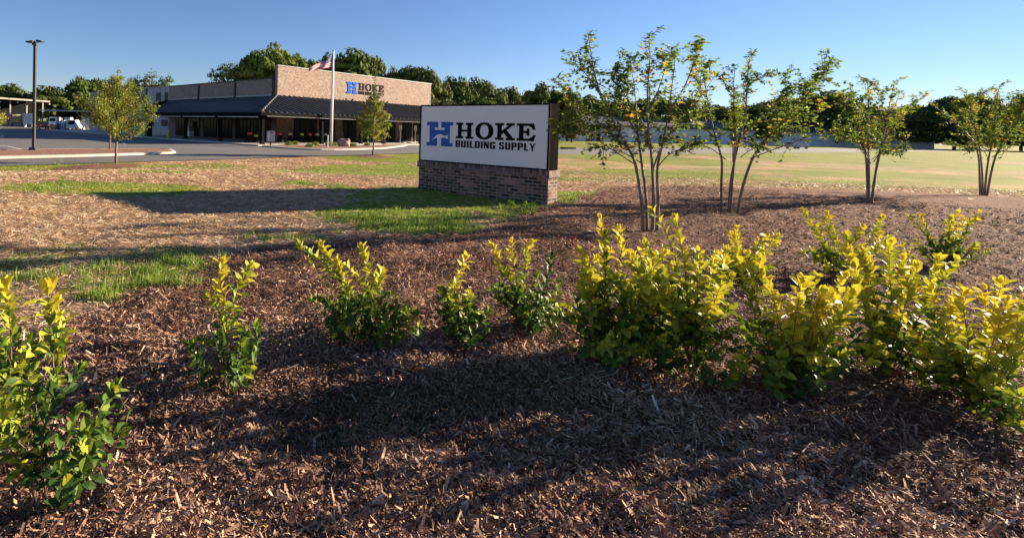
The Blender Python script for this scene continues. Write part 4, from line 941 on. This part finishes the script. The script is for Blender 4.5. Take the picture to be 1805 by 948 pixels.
# mulch chips and shreds
x, y = sample(430000, 1.2, 19, -42, 60, .95); b_ = bed_at(x, y); k = RNG.random(len(x)) < b_; x, y, b_ = x[k], y[k], b_[k]; n = len(x)
z = gz(x, y, b_); az = RNG.random(n)*6.28; L = np.exp(RNG.normal(-3.75, .48, n))*(1+.035*np.hypot(x, y)); W = np.minimum(L*(.08+.22*RNG.random(n)**1.5), .012*(1+.05*np.hypot(x, y))); tl = RNG.normal(0, .36, n)
D = np.stack([np.cos(az)*np.cos(tl), np.sin(az)*np.cos(tl), np.sin(tl)], 1); S = norm(np.cross(D, np.stack([RNG.normal(0, .5, n), RNG.normal(0, .5, n), np.ones(n)], 1)))
C = np.stack([x, y, z+.008+np.abs(tl)*.018+RNG.random(n)*.012], 1); L = L[:, None]; W = W[:, None]; hN = np.cross(S, D)*W*.25
V = np.stack([C-D*L*.5-S*W*.4, C-D*L*.48+S*W*.35, C+D*L*.5+S*W*.45-hN, C+D*L*.42-S*W*.4+hN], 1)
tone = np.clip(RNG.normal(.42, .20, n)+(fbm(x*1.1, y*1.1, 41)-.5)*.9+(RNG.random(n) < .05)*.45, 0, 1)
o = fastmesh('mulch', V, tone, M['chips']); tag(o, 'shredded brown bark mulch', kind='stuff')
# straw
x, y = sample(300000, 3.0, 34, -42, 60, .8); b_ = bed_at(x, y); g_ = green_at(x, y); s_l = (x-LP[0])*LN[0]+(y-LP[1])*LN[1]
k = (RNG.random(len(x)) > b_*.985) & (RNG.random(len(x)) > g_*.9) & (s_l > .3); x, y, b_ = x[k], y[k], b_[k]; n = len(x)
az = RNG.normal(.25, .75, n); L = .05+.13*RNG.random(n); W = .0022+.0024*RNG.random(n); W = W*(1+.10*np.hypot(x, y)); tl = RNG.normal(0, .16, n)
D = np.stack([np.cos(az)*np.cos(tl), np.sin(az)*np.cos(tl), np.sin(tl)], 1); S = norm(np.cross(D, np.stack([RNG.normal(0, .6, n), RNG.normal(0, .6, n), np.ones(n)], 1)))
C = np.stack([x, y, gz(x, y, b_)+.012+.018*RNG.random(n)], 1); L = L[:, None]; W = W[:, None]; bend = np.array([0, 0, 1])*L*.06
V = np.stack([C-D*L*.5-S*W*.5, C-D*L*.5+S*W*.5, C+D*L*.5+S*W*.5-bend, C+D*L*.5-S*W*.5-bend], 1)
o = fastmesh('straw', V, np.clip(RNG.normal(.5, .25, n), 0, 1), M['straw']); tag(o, 'dry pale straw strewn over the lawn', kind='stuff')
# grass
def blades(x, y, hgt, wid, tone, name, lab, lean=.5):
    n = len(x); az = RNG.random(n)*6.28; b_ = bed_at(x, y); P0 = np.stack([x, y, gz(x, y, b_)-.005], 1)
    d = np.stack([np.cos(az), np.sin(az), np.zeros(n)], 1); wv = np.stack([-np.sin(az+.7), np.cos(az+.7), np.zeros(n)], 1)*wid[:, None]*.5; ln_ = (lean*RNG.random(n))[:, None]*hgt[:, None]
    mid = P0+np.array([0, 0, 1])*hgt[:, None]*.55+d*ln_*.35; tip = P0+np.array([0, 0, 1])*hgt[:, None]*(.95-.3*RNG.random((n, 1)))+d*ln_*1.3
    V = np.concatenate([np.stack([P0-wv, P0+wv, mid+wv*.8, mid-wv*.8], 1), np.stack([mid-wv*.8, mid+wv*.8, tip+wv*.05, tip-wv*.05], 1)], 0)
    o = fastmesh(name, V, np.concatenate([tone, tone]), M['grass']); tag(o, lab, kind='stuff')
x, y = sample(330000, 3.2, 40, -42, 60, .75); b_ = bed_at(x, y); g_ = green_at(x, y); s_l = (x-LP[0])*LN[0]+(y-LP[1])*LN[1]
k = (RNG.random(len(x)) < np.clip(g_*1.25-.12, 0, 1)**1.3) & (b_ < .35) & (s_l > .2); x, y, g_ = x[k], y[k], g_[k]; n = len(x); dd = np.hypot(x, y)
near = np.exp(-((x-1.2)/2.2)**2-((y-8.2)/1.3)**2)
h = (.022+.028*RNG.random(n))*(1+.9*near)*(1+.15*(RNG.random(n) < .03)*5)
blades(x, y, h, .0035*(1+.11*dd), np.clip(RNG.normal(.48, .2, n)+(RNG.random(n) < .06)*.4, 0, 1), 'grass', 'short green grass growing in patches through the straw')
# taller tufts along the edge of the bed and round the sign
tx, ty = [], []
for (px_, py_, sp_, c_) in [(620, 384, 26, 9), (700, 380, 40, 10), (760, 385, 40, 10), (640, 400, 40, 10), (720, 405, 50, 12), (800, 400, 30, 8), (880, 375, 25, 8), (930, 372, 15, 7), (1000, 352, 18, 7), (200, 505, 40, 10), (240, 480, 60, 14), (330, 462, 40, 10), (170, 525, 30, 8), (80, 490, 50, 9), (480, 425, 40, 8), (80, 332, 40, 5), (100, 290, 12, 4), (600, 330, 15, 4), (540, 322, 15, 3), (920, 362, 12, 5), (280, 500, 40, 9)]:
    for q in range(c_):
        g0 = gpt(px_+random.gauss(0, sp_*.8), py_+random.gauss(0, 6)); m_ = random.randint(22, 46); tx += list(np.random.default_rng(int(abs(g0[0])*999)+q).normal(g0[0], .05, m_)); ty += list(np.random.default_rng(int(abs(g0[1])*999)+q).normal(g0[1], .05, m_))
x = np.array(tx); y = np.array(ty); n = len(x)
blades(x, y, .05+.10*RNG.random(n)**1.5, .0045*(1+.08*np.hypot(x, y)), np.clip(RNG.normal(.55, .18, n), 0, 1), 'grass', 'taller tufts of grass by the sign and along the mulch bed', 1.0)

# ------------------------------------------------------------------ small things at the store front
def acc_sign(x, yb, yt, label):
    p = ong(x, yb, BZ); t = atY(x+.6, yt, p[1]); H_ = t[2]-BZ; r = empty('parking_sign', (p[0], p[1], BZ), -.3, label, 'sign', 'accessible parking signs before the store')
    MB().cyl((0, 0, 0), .05, H_-.2, 8).build('post', M['white'], r)
    s_ = MB().bev(-.20, .20, -.075, -.052, H_-.72, H_, .01).build('sign_plate', M['sign_white'], r)
    g = MB(); n_ = 20; 
    ring = [[(.085*math.cos(t), H_-.33+.085*math.sin(t)) for t in [2*math.pi*i/n_ for i in range(n_)]], [(.055*math.cos(t), H_-.33+.055*math.sin(t)) for t in [2*math.pi*i/n_ for i in range(n_)]]]
    poly_mesh('wheelchair_symbol', ring+[[(-.05, H_-.27), (-.01, H_-.27), (-.01, H_-.13), (-.05, H_-.13)], [(-.01, H_-.22), (.07, H_-.22), (.07, H_-.19), (-.01, H_-.19)]], M['sign_blue'], s_, -.0755, .004)
    MB().box(-.15, .15, -.080, -.0755, H_-.62, H_-.52).build('lower_line', M['sign_green'], s_)
    return r
acc_sign(648.5, 252, 221, 'white accessible parking sign partly behind the slim lawn tree')
acc_sign(705.4, 252, 221, 'white accessible parking sign before the wire bin')
acc_sign(731.8, 252, 222, 'white accessible parking sign nearest the monument sign')
for (x0, x1, y_), lb in zip(((628, 674, 256.2), (711, 731, 253.2), (737, 760, 253.0)), ('long white wheel stop left, beside the mulch island', 'white wheel stop between two parking signs', 'white wheel stop mostly hidden by the monument sign')):
    p0, p1 = ong(x0, y_+.6, AZ), ong(x1, y_+.6, AZ); d = p1-p0; L = float(np.linalg.norm(d[:2]))
    r = MB().bev(0, L, -.09, .09, 0, .16, .03).build('wheel_stop', M['white']); r.location = (p0[0], p0[1], AZ+.013); r.rotation_euler = (0, 0, math.atan2(d[1], d[0])); tag(r, lb, 'wheel stop', 'wheel stops before the store')
# boulder
p = ong(606, 258.5, AZ+.12); bm = bmesh.new(); bmesh.ops.create_icosphere(bm, subdivisions=4, radius=1)
for v in bm.verts:
    c = v.co; c.x *= .56; c.y *= .45; c.z *= .62
    if c.z > .40: c.z = .40+(c.z-.40)*.25+.05*c.x
    f = 1+.10*math.sin(c.x*9+1)*math.cos(c.z*8)+.06*math.sin(c.y*15+c.z*11); v.co = Vector((math.copysign(abs(c.x)**.8, c.x)*f, c.y*f, c.z*f+.34))
me = bpy.data.meshes.new('boulder'); bm.to_mesh(me); bm.free(); me.materials.append(M['rock']); me.polygons.foreach_set('use_smooth', [True]*len(me.polygons))
o = bpy.data.objects.new('boulder', me); col.objects.link(o); o.location = (float(p[0]), float(p[1]), AZ+.12); tag(o, 'large reddish brown boulder beside the flagpole', 'boulder')
# grey drop box on a post
p = ong(477, 256.3, AZ+.13); r = empty('drop_box', (p[0], p[1], AZ+.13), .25, 'grey metal box with a red top band standing on a post', 'box')
MB().cyl((0, 0, 0), .07, .40, 10).build('post', M['dark'], r); MB().box(-.22, .22, -.18, .18, 0, .03).build('base_plate', M['concrete'], r)
bd = MB().bev(-.38, .38, -.25, .25, .36, 1.36, .02).build('body', M['steel'], r); MB().box(-.06, .20, -.262, -.252, 1.16, 1.33).build('red_label', M['red'], bd); MB().box(-.27, -.17, -.275, -.252, .62, 1.2).build('handle', M['white'], bd)
MB().box(-.36, .36, -.24, .24, 1.362, 1.40).build('lid', M['steel'], r)
# bollards on the wing side
for x_, yb, lb in ((255, 241, 'yellow green bollard at the far canopy post'), (297, 244, 'yellow green bollard at the kerb between canopy posts')):
    p = ong(x_, yb, BZ); r = empty('bollard', (p[0], p[1], BZ), 0, lb, 'bollard', 'yellow green bollards by the canopy')
    MB().tube([(0, 0, 0), (0, 0, 1.0), (0, 0, 1.08)], [.16, .16, .08], 12).build('sleeve', M['yellow'], r); MB().cyl((0, 0, 0), .22, .06, 12).build('foot', M['dark'], r)
# ice chest
p = ong(336.5, 241, BZ); r = empty('ice_chest', (p[0], p[1], BZ), math.radians(38), 'white chest freezer with sloped grey top under the canopy', 'freezer')
MB().bev(-.42, .42, -.3, .3, .05, .80, .02).build('body', M['white'], r); MB().add([(-.41, -.29, .80), (.41, -.29, .80), (.41, .29, .80), (-.41, .29, .80), (-.41, -.05, 1.38), (.41, -.05, 1.38), (.41, .29, 1.38), (-.41, .29, 1.38)], [(4, 5, 6, 7), (0, 1, 5, 4), (1, 2, 6, 5), (2, 3, 7, 6), (3, 0, 4, 7)]).build('lid', M['steel'], r)
MB().box(-.3, .1, .02, .28, 1.40, 2.25).build('poster', M['tan'], r)
# garden equipment on display: red / tan topped
for i, (x_, y_, mt, lb) in enumerate(((440, 252, 'red', 'dim red topped machine, leftmost under the canopy'), (451, 252.3, 'yellow', 'yellow topped machine left of the corner post'), (493.5, 252.5, 'red', 'red topped machine right of the grey drop box'), (511, 252, 'tan', 'tan topped machine between the two red ones, left'), (531.5, 252, 'yellow', 'yellow topped machine left of the second red one'), (545.5, 252, 'red', 'bright red topped machine near the front column'), (558.5, 252, 'tan', 'tan topped machine beside the front column'), (573, 252, 'tan', 'dull topped machine between the column and the flagpole'))):
    p = ong(x_, y_-.2, BZ); r = empty('garden_machine', (p[0], p[1], BZ), -.4+.2*i, lb, 'machine', 'machines displayed under the canopy')
    MB().bev(-.30, .30, -.40, .40, .18, .42, .04).build('deck', M['dark'], r); MB().bev(-.19, .19, -.18, .18, .85 if i != 1 else .65, 1.12 if i != 1 else .90, .04).build('top_cover', M[mt], r); MB().bev(-.18, .18, -.2, .2, .40, .92 if i != 1 else .7, .04).build('engine', M['dark'], r)
    h_ = MB(); h_.tube([(-.22, .38, .35), (-.22, .85, .95), (.22, .85, .95), (.22, .38, .35)], .015, 6).build('handle', M['dark'], r)
    for sx_ in (-.33, .33):
        for sy_ in (-.32, .32):
            w = MB(); w.tube([(sx_-.03, sy_, .13), (sx_+.03, sy_, .13)], .13, 12).build('wheel', M['rubber'], r)
# rocking chairs
for x_, lb, mt in ((591.5, 'brown wooden rocking chair right behind the flagpole', 'wood_grey'), (602, 'grey green rocking chair left of the boulder', 'wood_grey')):
    p = ong(x_, 250.3, BZ); r = empty('rocking_chair', (p[0], p[1], BZ), .2, lb, 'chair')
    MB().box(-.27, .27, -.28, .24, .42, .46).build('seat', M[mt], r)
    bk = MB()
    for k in range(6): bk.box(-.25+k*.088, -.19+k*.088, .24, .27, .5, 1.15)
    bk.box(-.27, .27, .235, .275, 1.12, 1.22).build('backrest', M[mt], r)
    for sx_ in (-.27, .27):
        MB().tube([(sx_, -.5, .08), (sx_, -.1, .02), (sx_, .3, .03), (sx_, .6, .13)], .022, 6).build('rocker', M[mt], r)
        for sy_ in (-.26, .24): MB().box(sx_-.022, sx_+.022, sy_-.022, sy_+.022, .04, .66).build('leg', M[mt], r)
        MB().box(sx_-.04, sx_+.04, -.32, .26, .66, .69).build('armrest', M[mt], r)
# wire bin
p = ong(705, 248.5, BZ); r = empty('wire_bin', (p[0], p[1], BZ), math.pi/2-HD, 'white slatted wire bin against the dark shopfront', 'bin')
for s_ in (-.95, .95):
    for t_ in (-.4, .4): MB().box(s_-.05, s_+.05, t_-.05, t_+.05, 0, 1.25).build('post', M['white'], r)
pn_ = MB()
for k in range(20): pn_.box(-.9+k*.095, -.87+k*.095, -.41, -.39, .25, 1.1); 
for k in range(20): pn_.box(-.9+k*.095, -.87+k*.095, .39, .41, .25, 1.1)
for zz in (.25, .65, 1.08): pn_.box(-.95, .95, -.425, -.40, zz, zz+.05).box(-.95, .95, .40, .425, zz, zz+.05)
pn_.build('panel', M['steel'], r)
# bags on pallet
for (x_, y_, lb) in ((727, 249, 'stack of white bags on a pallet left of the monument sign'), (737, 247, 'stack of white bags on a pallet right behind the monument sign edge')):
    p = ong(x_, y_, BZ); r = empty('bag_pallet', (p[0], p[1], BZ), .6, lb, 'pallet', 'bagged goods by the shopfront')
    pl = MB()
    for k in range(5): pl.box(-.55+k*.25, -.45+k*.25, -.5, .5, .10, .13)
    for k in (-.5, 0, .42): pl.box(-.58, .58, k, k+.08, 0, .10)
    pl.build('pallet', M['wood_grey'], r)
    for k in range(4):
        for q in (-.28, .28): MB().bev(q-.27, q+.27, -.42, .42, .14+k*.17, .30+k*.17, .06).build('bag', M['white'], r)
# marker post, low shrubs in the island
p = ong(577.5, 261, AZ+.13); o = MB().tube([(0, 0, 0), (0, 0, 1.2)], .045, 8).build('marker_post', M['white']); o.location = (p[0], p[1], AZ+.13); tag(o, 'thin white marker post left of the flagpole', 'post')
for i, (x_, y_, c_) in enumerate(((509, 256, 0), (521, 255.5, 0), (546, 259.5, 0), (556, 256.5, 1), (590, 256.5, 1), (622, 258.5, 2), (648, 257, 0), (102, 267.8, 1), (580, 256.5, 0))):
    if i == 7: continue
    p = ong(x_, y_, AZ+.13); rg = np.random.default_rng(90+i); n = 420; r = empty('low_shrub', (p[0], p[1], AZ+.13), 0, ('low round shrub in the flagpole island, ' + ('leftmost of all', 'second from the left', 'by the front kerb', 'before the front column', 'right of the flagpole foot', 'right of the boulder', 'before the parking sign', '', 'left of the flagpole foot')[i]), 'shrub', 'low shrubs in the flagpole island')
    d = norm(rg.normal(size=(n, 3))); d[:, 2] = np.abs(d[:, 2]); P = d*np.array([.45, .4, .38])*(.6+.5*rg.random((n, 1))); V = cards(P, d+rg.normal(size=(n, 3))*.5, .10, rg)
    fastmesh('foliage', V, rg.random(n)*.8, M['young' if c_ != 2 else 'tree_b'], r); sb = MB()
    for k in range(5): sb.tube([(0, 0, 0), tuple(P[k]*.8)], .01, 4)
    sb.build('stems', M['twig'], r)

# ------------------------------------------------------------------ lumber yard far left
def wpt(x, y, Y): return atY(x, y, Y)
YZ = 165.0
YZ = 149.0; SR = math.radians(50)
ls_ = empty('lumber_shed', (wpt(0, 200, YZ)[0], YZ, AZ), SR, 'open lumber shed with a tan edged roof at the far left', 'shed')
rf = MB(); rf.add([(-30, -5, 8.0), (10.9, -5, 7.15), (10.9, 8, 7.4), (-30, 8, 8.3), (-30, -5, 8.3), (10.9, -5, 7.35), (10.9, 8, 7.7), (-30, 8, 8.6)], [(0, 1, 2, 3), (7, 6, 5, 4), (0, 4, 5, 1), (1, 5, 6, 2), (2, 6, 7, 3), (3, 7, 4, 0)]).build('roof', M['tar_roof'], ls_)
rf = MB(); rf.add([(-30, -5.2, 7.9), (11, -5.2, 7.05), (11, -5.02, 7.05), (-30, -5.02, 7.9), (-30, -5.2, 8.4), (11, -5.2, 7.45), (11, -5.02, 7.45), (-30, -5.02, 8.4)], [(0, 1, 2, 3), (7, 6, 5, 4), (0, 4, 5, 1), (1, 5, 6, 2), (3, 7, 4, 0)]).build('fascia', M['concrete'], ls_)
for k in range(10):
    xk = -28+k*4.2; MB().box(xk, xk+.3, -3, -2.7, 0, 7.4).build('post', M['coping'], ls_); MB().box(xk+1.6, xk+1.9, -3.6, -3.3, 6.5, 6.75).build('lamp', M['white'], ls_)
MB().box(-30, 12, 7.6, 7.9, 0, 8).build('back_wall', M['dark'], ls_)
rgl = random.Random(3)
ORD = ['first', 'second', 'third', 'fourth', 'fifth', 'sixth', 'seventh', 'eighth', 'ninth', 'tenth', 'eleventh']
nb_ = 0
for row in range(4):
    nb_ = -1
    xk = -13.+.4*row
    while xk < 9:
        w = rgl.uniform(1.8, 3.0); z0 = (.0, 1.25, 2.6, 4.0)[row]; hh_ = rgl.uniform(.75, 1.0)
        b_ = MB(); nl_ = 4
        for q in range(nl_): b_.box(xk, xk+w, -2.5-row*.0, .5, z0+q*hh_/nl_, z0+(q+.86)*hh_/nl_)
        if row < 3 and xk+w < 9 and (row < 2 or xk < 6):
            b_ = b_.build('lumber_stack', M['lumber'] if rgl.random() < .6 else M['wood_grey']); b_.location = ls_.location; b_.rotation_euler = (0, 0, SR); nb_ += 1; tag(b_, '%s bundle of boards, %s from the left on the %s level of the lumber shed' % ('pale', ORD[nb_], ('ground', 'middle', 'top', 'roof')[row]), 'lumber', 'bundles of boards in the lumber shed')
        xk += w+.35
MB().box(-29, 9.5, -2.4, .6, 1.05, 1.22).box(-29, 9.5, -2.4, .6, 2.4, 2.57).build('rack_shelf', M['lumber'], ls_)
# low dark storage shed
c = wpt(116, 200, 150); sh = empty('storage_shed', (c[0], 150, AZ), 0, 'long low open shed with a thin pale roof edge behind the yard vehicles', 'shed')
MB().box(-7.2, 7.4, -.5, 9, 4.55, 4.75).build('roof', M['tar_roof'], sh); MB().box(-7.25, 7.45, -.62, -.51, 4.5, 4.85).build('fascia', M['coping'], sh)
for k in range(6): MB().box(-7+k*2.8, -6.8+k*2.8, -.2, 0, 0, 4.55).build('post', M['dark'], sh)
MB().box(-7.2, 7.4, 8.6, 8.9, 0, 4.55).build('back_wall', M['dark'], sh)
def car(name, loc, rz, paint, label, Lc=4.6, Wc=1.85, Hc=1.7):
    r = empty(name, loc, rz, label, 'car'); b_ = bmesh.new()
    prof = [(-Lc/2, .35), (-Lc/2, .85), (-Lc/2+.15, 1.0), (-Lc/2+.35, Hc*.97), (-Lc/2+.6, Hc), (.45, Hc), (1.05, 1.08), (Lc/2-.15, .95), (Lc/2, .75), (Lc/2, .35)]
    n_ = len(prof); vs_ = []
    for w_ in (-Wc/2, Wc/2):
        for x_, z_ in prof: vs_.append(b_.verts.new((x_, w_*(.86 if z_ > 1.2 else 1), z_)))
    b_.faces.new(vs_[:n_]); b_.faces.new(vs_[n_:][::-1])
    for i in range(n_): b_.faces.new((vs_[i], vs_[n_+i], vs_[n_+(i+1) % n_], vs_[(i+1) % n_]))
    bmesh.ops.recalc_face_normals(b_, faces=b_.faces[:]); bmesh.ops.bevel(b_, geom=b_.edges[:], offset=.05, segments=2, affect='EDGES')
    me_ = bpy.data.meshes.new('body'); b_.to_mesh(me_); b_.free(); me_.materials.append(paint); bo = bpy.data.objects.new('body', me_); col.objects.link(bo); bo.parent = r
    for w_ in (-1, 1):
        MB().add([(-Lc/2+.55, w_*(Wc/2-.10), 1.12), (.75, w_*(Wc/2-.10), 1.12), (.35, w_*(Wc/2-.155), Hc-.12), (-Lc/2+.62, w_*(Wc/2-.155), Hc-.12)], [(0, 1, 2, 3)]).build('side_window', M['glass'], r)
        for x_ in (-Lc/2+.85, Lc/2-.85):
            wh = MB().tube([(x_, w_*(Wc/2-.22), .34), (x_, w_*(Wc/2+.01), .34)], .34, 20).build('wheel', M['rubber'], r); MB().tube([(x_, w_*(Wc/2+.005), .34), (x_, w_*(Wc/2+.02), .34)], .2, 12).build('rim', M['steel'], wh)
        MB().bev(-Lc/2-.02, -Lc/2+.04, w_*.72-.12, w_*.72+.12, .8, .98, .01).build('tail_light', M['red'], r); MB().bev(Lc/2-.05, Lc/2+.01, w_*.66-.16, w_*.66+.16, .66, .8, .01).build('headlight', M['steel'], r)
    MB().add([(-Lc/2+.14, -.68, 1.12), (-Lc/2+.14, .68, 1.12), (-Lc/2+.30, .62, Hc-.14), (-Lc/2+.30, -.62, Hc-.14)], [(0, 1, 2, 3)]).build('rear_window', M['glass'], r)
    return r
p = ong(75, 228, AZ); car('parked_car', (p[0], p[1], AZ+.02), math.radians(128), M['carpaint'], 'black car parked in the lumber yard right of the lamp post')
p = ong(1183, 250.5, AZ); car('parked_car', (p[0]-8, p[1]-10, AZ+.02), math.radians(20), M['carpaint'], 'dark car parked before the white warehouse behind the near tree', 4.8, 1.9, 1.6)
p = atY(1330, 250, 120); car('parked_car', (p[0], 120, AZ+.02), math.radians(10), M['white'], 'white car parked before the warehouse behind the second small tree', 4.7, 1.85, 1.5)
p = atY(1405, 250, 118); car('parked_car', (p[0], 118, AZ+.02), math.radians(12), M['steel'], 'silver car parked before the warehouse left of the third small tree', 4.7, 1.85, 1.5)
p = atY(131, 226, 119); car('parked_van', (p[0], 119, AZ+.02), math.radians(100), M['white'], 'white van parked in the yard by the left lawn tree', 4.8, 1.95, 2.15)
# white truck
p = ong(88, 226.5, AZ); r = empty('flatbed_truck', (p[0], p[1]+3, AZ+.02), math.radians(10), 'white cab flatbed truck behind the black car', 'truck')
MB().bev(-1.4, .8, -1.1, 1.1, .7, 2.75, .12).build('cab', M['white'], r); MB().box(-1.42, -1.39, -.9, .9, 1.7, 2.5).box(-1.2, .1, -1.12, -1.105, 1.7, 2.45).build('cab_window', M['glass'], r); MB().box(.8, 7.0, -1.2, 1.2, 1.0, 1.2).build('bed', M['dark'], r)
for x_ in (-.6, 4.6, 5.8):
    for w_ in (-1.0, 1.0): MB().tube([(x_, w_-.14, .5), (x_, w_+.14, .5)], .5, 16).build('wheel', M['rubber'], r)
MB().box(.85, .95, -1.15, 1.15, 1.2, 2.7).build('headboard', M['steel'], r)
for (x0, x1, y0, y1, Y_, mt, nm, lb) in ((98, 106, 213, 220, 117, 'blue_wrap', 'wrapped_lumber', 'dark blue wrapped bundle left of the light blue one'), (106.5, 113, 212, 220.5, 116.5, 'wrap', 'wrapped_lumber', 'light blue wrapped bundle in the yard'), (88.5, 97, 220.5, 227, 116, 'tan', 'crate', 'tan crate with red foot on the yard asphalt'),
                                     (99, 111, 221, 227, 118, 'wood_grey', 'crate', 'grey wooden crate under the blue bundles'), (113, 124, 207, 226, 121, 'wrap', 'wrapped_lumber', 'tall grey wrapped bundle in the middle of the yard'), (143, 160, 205, 222, 124, 'wrap', 'wrapped_lumber', 'grey wrapped bundle half behind the left lawn tree'), (40, 57, 200, 219, 138, 'wrap', 'wrapped_lumber', 'grey wrapped load left of the lamp post')):
    a_ = atY(x0, y1, Y_); b_ = atY(x1, y0, Y_); o = MB(); w = b_[0]-a_[0]; h0 = max(0., a_[2]-AZ); h1 = b_[2]-AZ
    if nm == 'crate': h0 = 0
    nn_ = 4
    for q in range(nn_): o.bev(-w/2, w/2, 0, 1.3, h0+(h1-h0)*q/nn_, h0+(h1-h0)*(q+.93)/nn_, .03)
    if h0 > .3: o.box(-w/2+.1, -w/2+.25, .1, 1.2, 0, h0).box(w/2-.25, w/2-.1, .1, 1.2, 0, h0)
    o = o.build(nm, M[mt]); o.location = ((a_[0]+b_[0])/2, Y_, AZ+.012); tag(o, lb, 'crate' if nm == 'crate' else 'bundle')
# forklift
p = atY(107, 226, 119); r = empty('forklift', (p[0], 119, AZ+.02), .3, 'dark forklift with a raised cage behind the blue bundles', 'forklift')
MB().bev(-.6, .6, -1, 1, .3, 1.3, .08).build('body', M['dark'], r); MB().box(-.65, .65, -.8, .8, 2.55, 2.65).build('roof_guard', M['dark'], r)
for a_ in (-.55, .55):
    for c_ in (-.7, .7): MB().box(a_-.04, a_+.04, c_-.04, c_+.04, 1.3, 2.55).build('guard_post', M['dark'], r)
    MB().box(a_*.6-.06, a_*.6+.06, -1.25, -1.1, .1, 3.2).build('mast', M['dark'], r)
    for c_ in (-.6, .7): MB().tube([(a_-.1, c_, .3), (a_+.1, c_, .3)], .3, 12).build('wheel', M['rubber'], r)
# yard fence with pale posts
a_ = ong(112, 227.5, AZ); b_ = ong(160, 229, AZ); r = empty('yard_fence', (a_[0], a_[1], AZ), math.atan2(b_[1]-a_[1], b_[0]-a_[0]), 'pale mesh gate with posts closing the yard beside the metal wing', 'fence')
L = float(np.linalg.norm((b_-a_)[:2]))
for k in range(5): MB().box(k*L/4-.05, k*L/4+.05, -.05, .05, 0, 2.1).build('post', M['coping'], r)
rl = MB()
for zz in (.1, 1.0, 2.0): rl.box(0, L, -.02, .02, zz, zz+.05)
for k in range(int(L/.35)): rl.box(k*.35, k*.35+.02, -.015, .015, .12, 2.0)
rl.build('mesh_panel', M['steel'], r)

# ------------------------------------------------------------------ white warehouse on the right
p0 = ong(978, 250.2, AZ); p0 = atY(978, 250, 150.); WD = math.radians(14)
wh = empty('warehouse', (p0[0], 150, AZ), WD, 'long low white warehouse with a dark roof seen through the near tree', 'building')
LW = 150
w_ = MB().box(0, LW, 0, 26, 0, 4.4)
for k in range(int(LW/.9)): w_.box(k*.9, k*.9+.06, -.05, .001, 0, 4.38)
w_.build('wall', M['bluewhite'], wh)
MB().add([(-.5, -.8, 4.35), (LW+.5, -.8, 4.35), (LW+.5, 13, 7.4), (-.5, 13, 7.4), (LW+.5, 27, 4.35), (-.5, 27, 4.35), (-.5, -.8, 4.6), (LW+.5, -.8, 4.6), (LW+.5, 13, 7.65), (-.5, 13, 7.65), (LW+.5, 27, 4.6), (-.5, 27, 4.6)],
         [(6, 7, 8, 9), (9, 8, 10, 11), (0, 1, 7, 6), (1, 2, 8, 7), (3, 0, 6, 9), (2, 4, 10, 8), (5, 3, 9, 11), (4, 5, 11, 10)]).build('roof', M['tar_roof'], wh)
for x_ in (7.5, 24, 52, 90): MB().box(x_, x_+3.6, -.10, -.052, .1, 3.6).build('roller_door', M['white'], wh)
for x_ in (5.0, 20, 35, 47, 66, 78, 104):
    f = MB().box(x_, x_+1.3, -.12, -.052, 1.1, 2.4).build('window', M['steel'], wh); MB().box(x_+.1, x_+1.2, -.14, -.121, 1.2, 2.3).build('pane', M['glass'], f)
for x_ in (13.5, 41, 70): MB().box(x_, x_+1.1, -.11, -.052, 0, 2.2).build('door', M['dark'], wh)
# utility pole behind the near tree
p = atY(1142, 240, 105); pt = atY(1142, 148, 105); r = empty('utility_pole', (p[0], 105, AZ), 0, 'wooden utility pole with a crossarm seen through the near tree', 'pole')
hP = pt[2]-AZ; MB().tube([(0, 0, 0), (0, 0, hP)], [.17, .11], 10).build('pole', M['bark_dark'], r); MB().box(-1.1, 1.1, -.06, .06, hP-.7, hP-.55).build('crossarm', M['bark_dark'], r)
for k in (-1, -.4, .4, 1): MB().cyl((k, 0, hP-.55), .05, .2, 8).build('insulator', M['steel'], r)
# storm drain
p = ong(988, 262.6, AZ); o = MB().bev(-1.2, 1.2, -.4, .4, 0, .22, .02).build('storm_drain', M['dark']); o.location = (p[0]+1.0, p[1], AZ+.01); o.rotation_euler = (0, 0, math.radians(35)); tag(o, 'dark kerbside storm drain right of the sign across the road', 'drain')
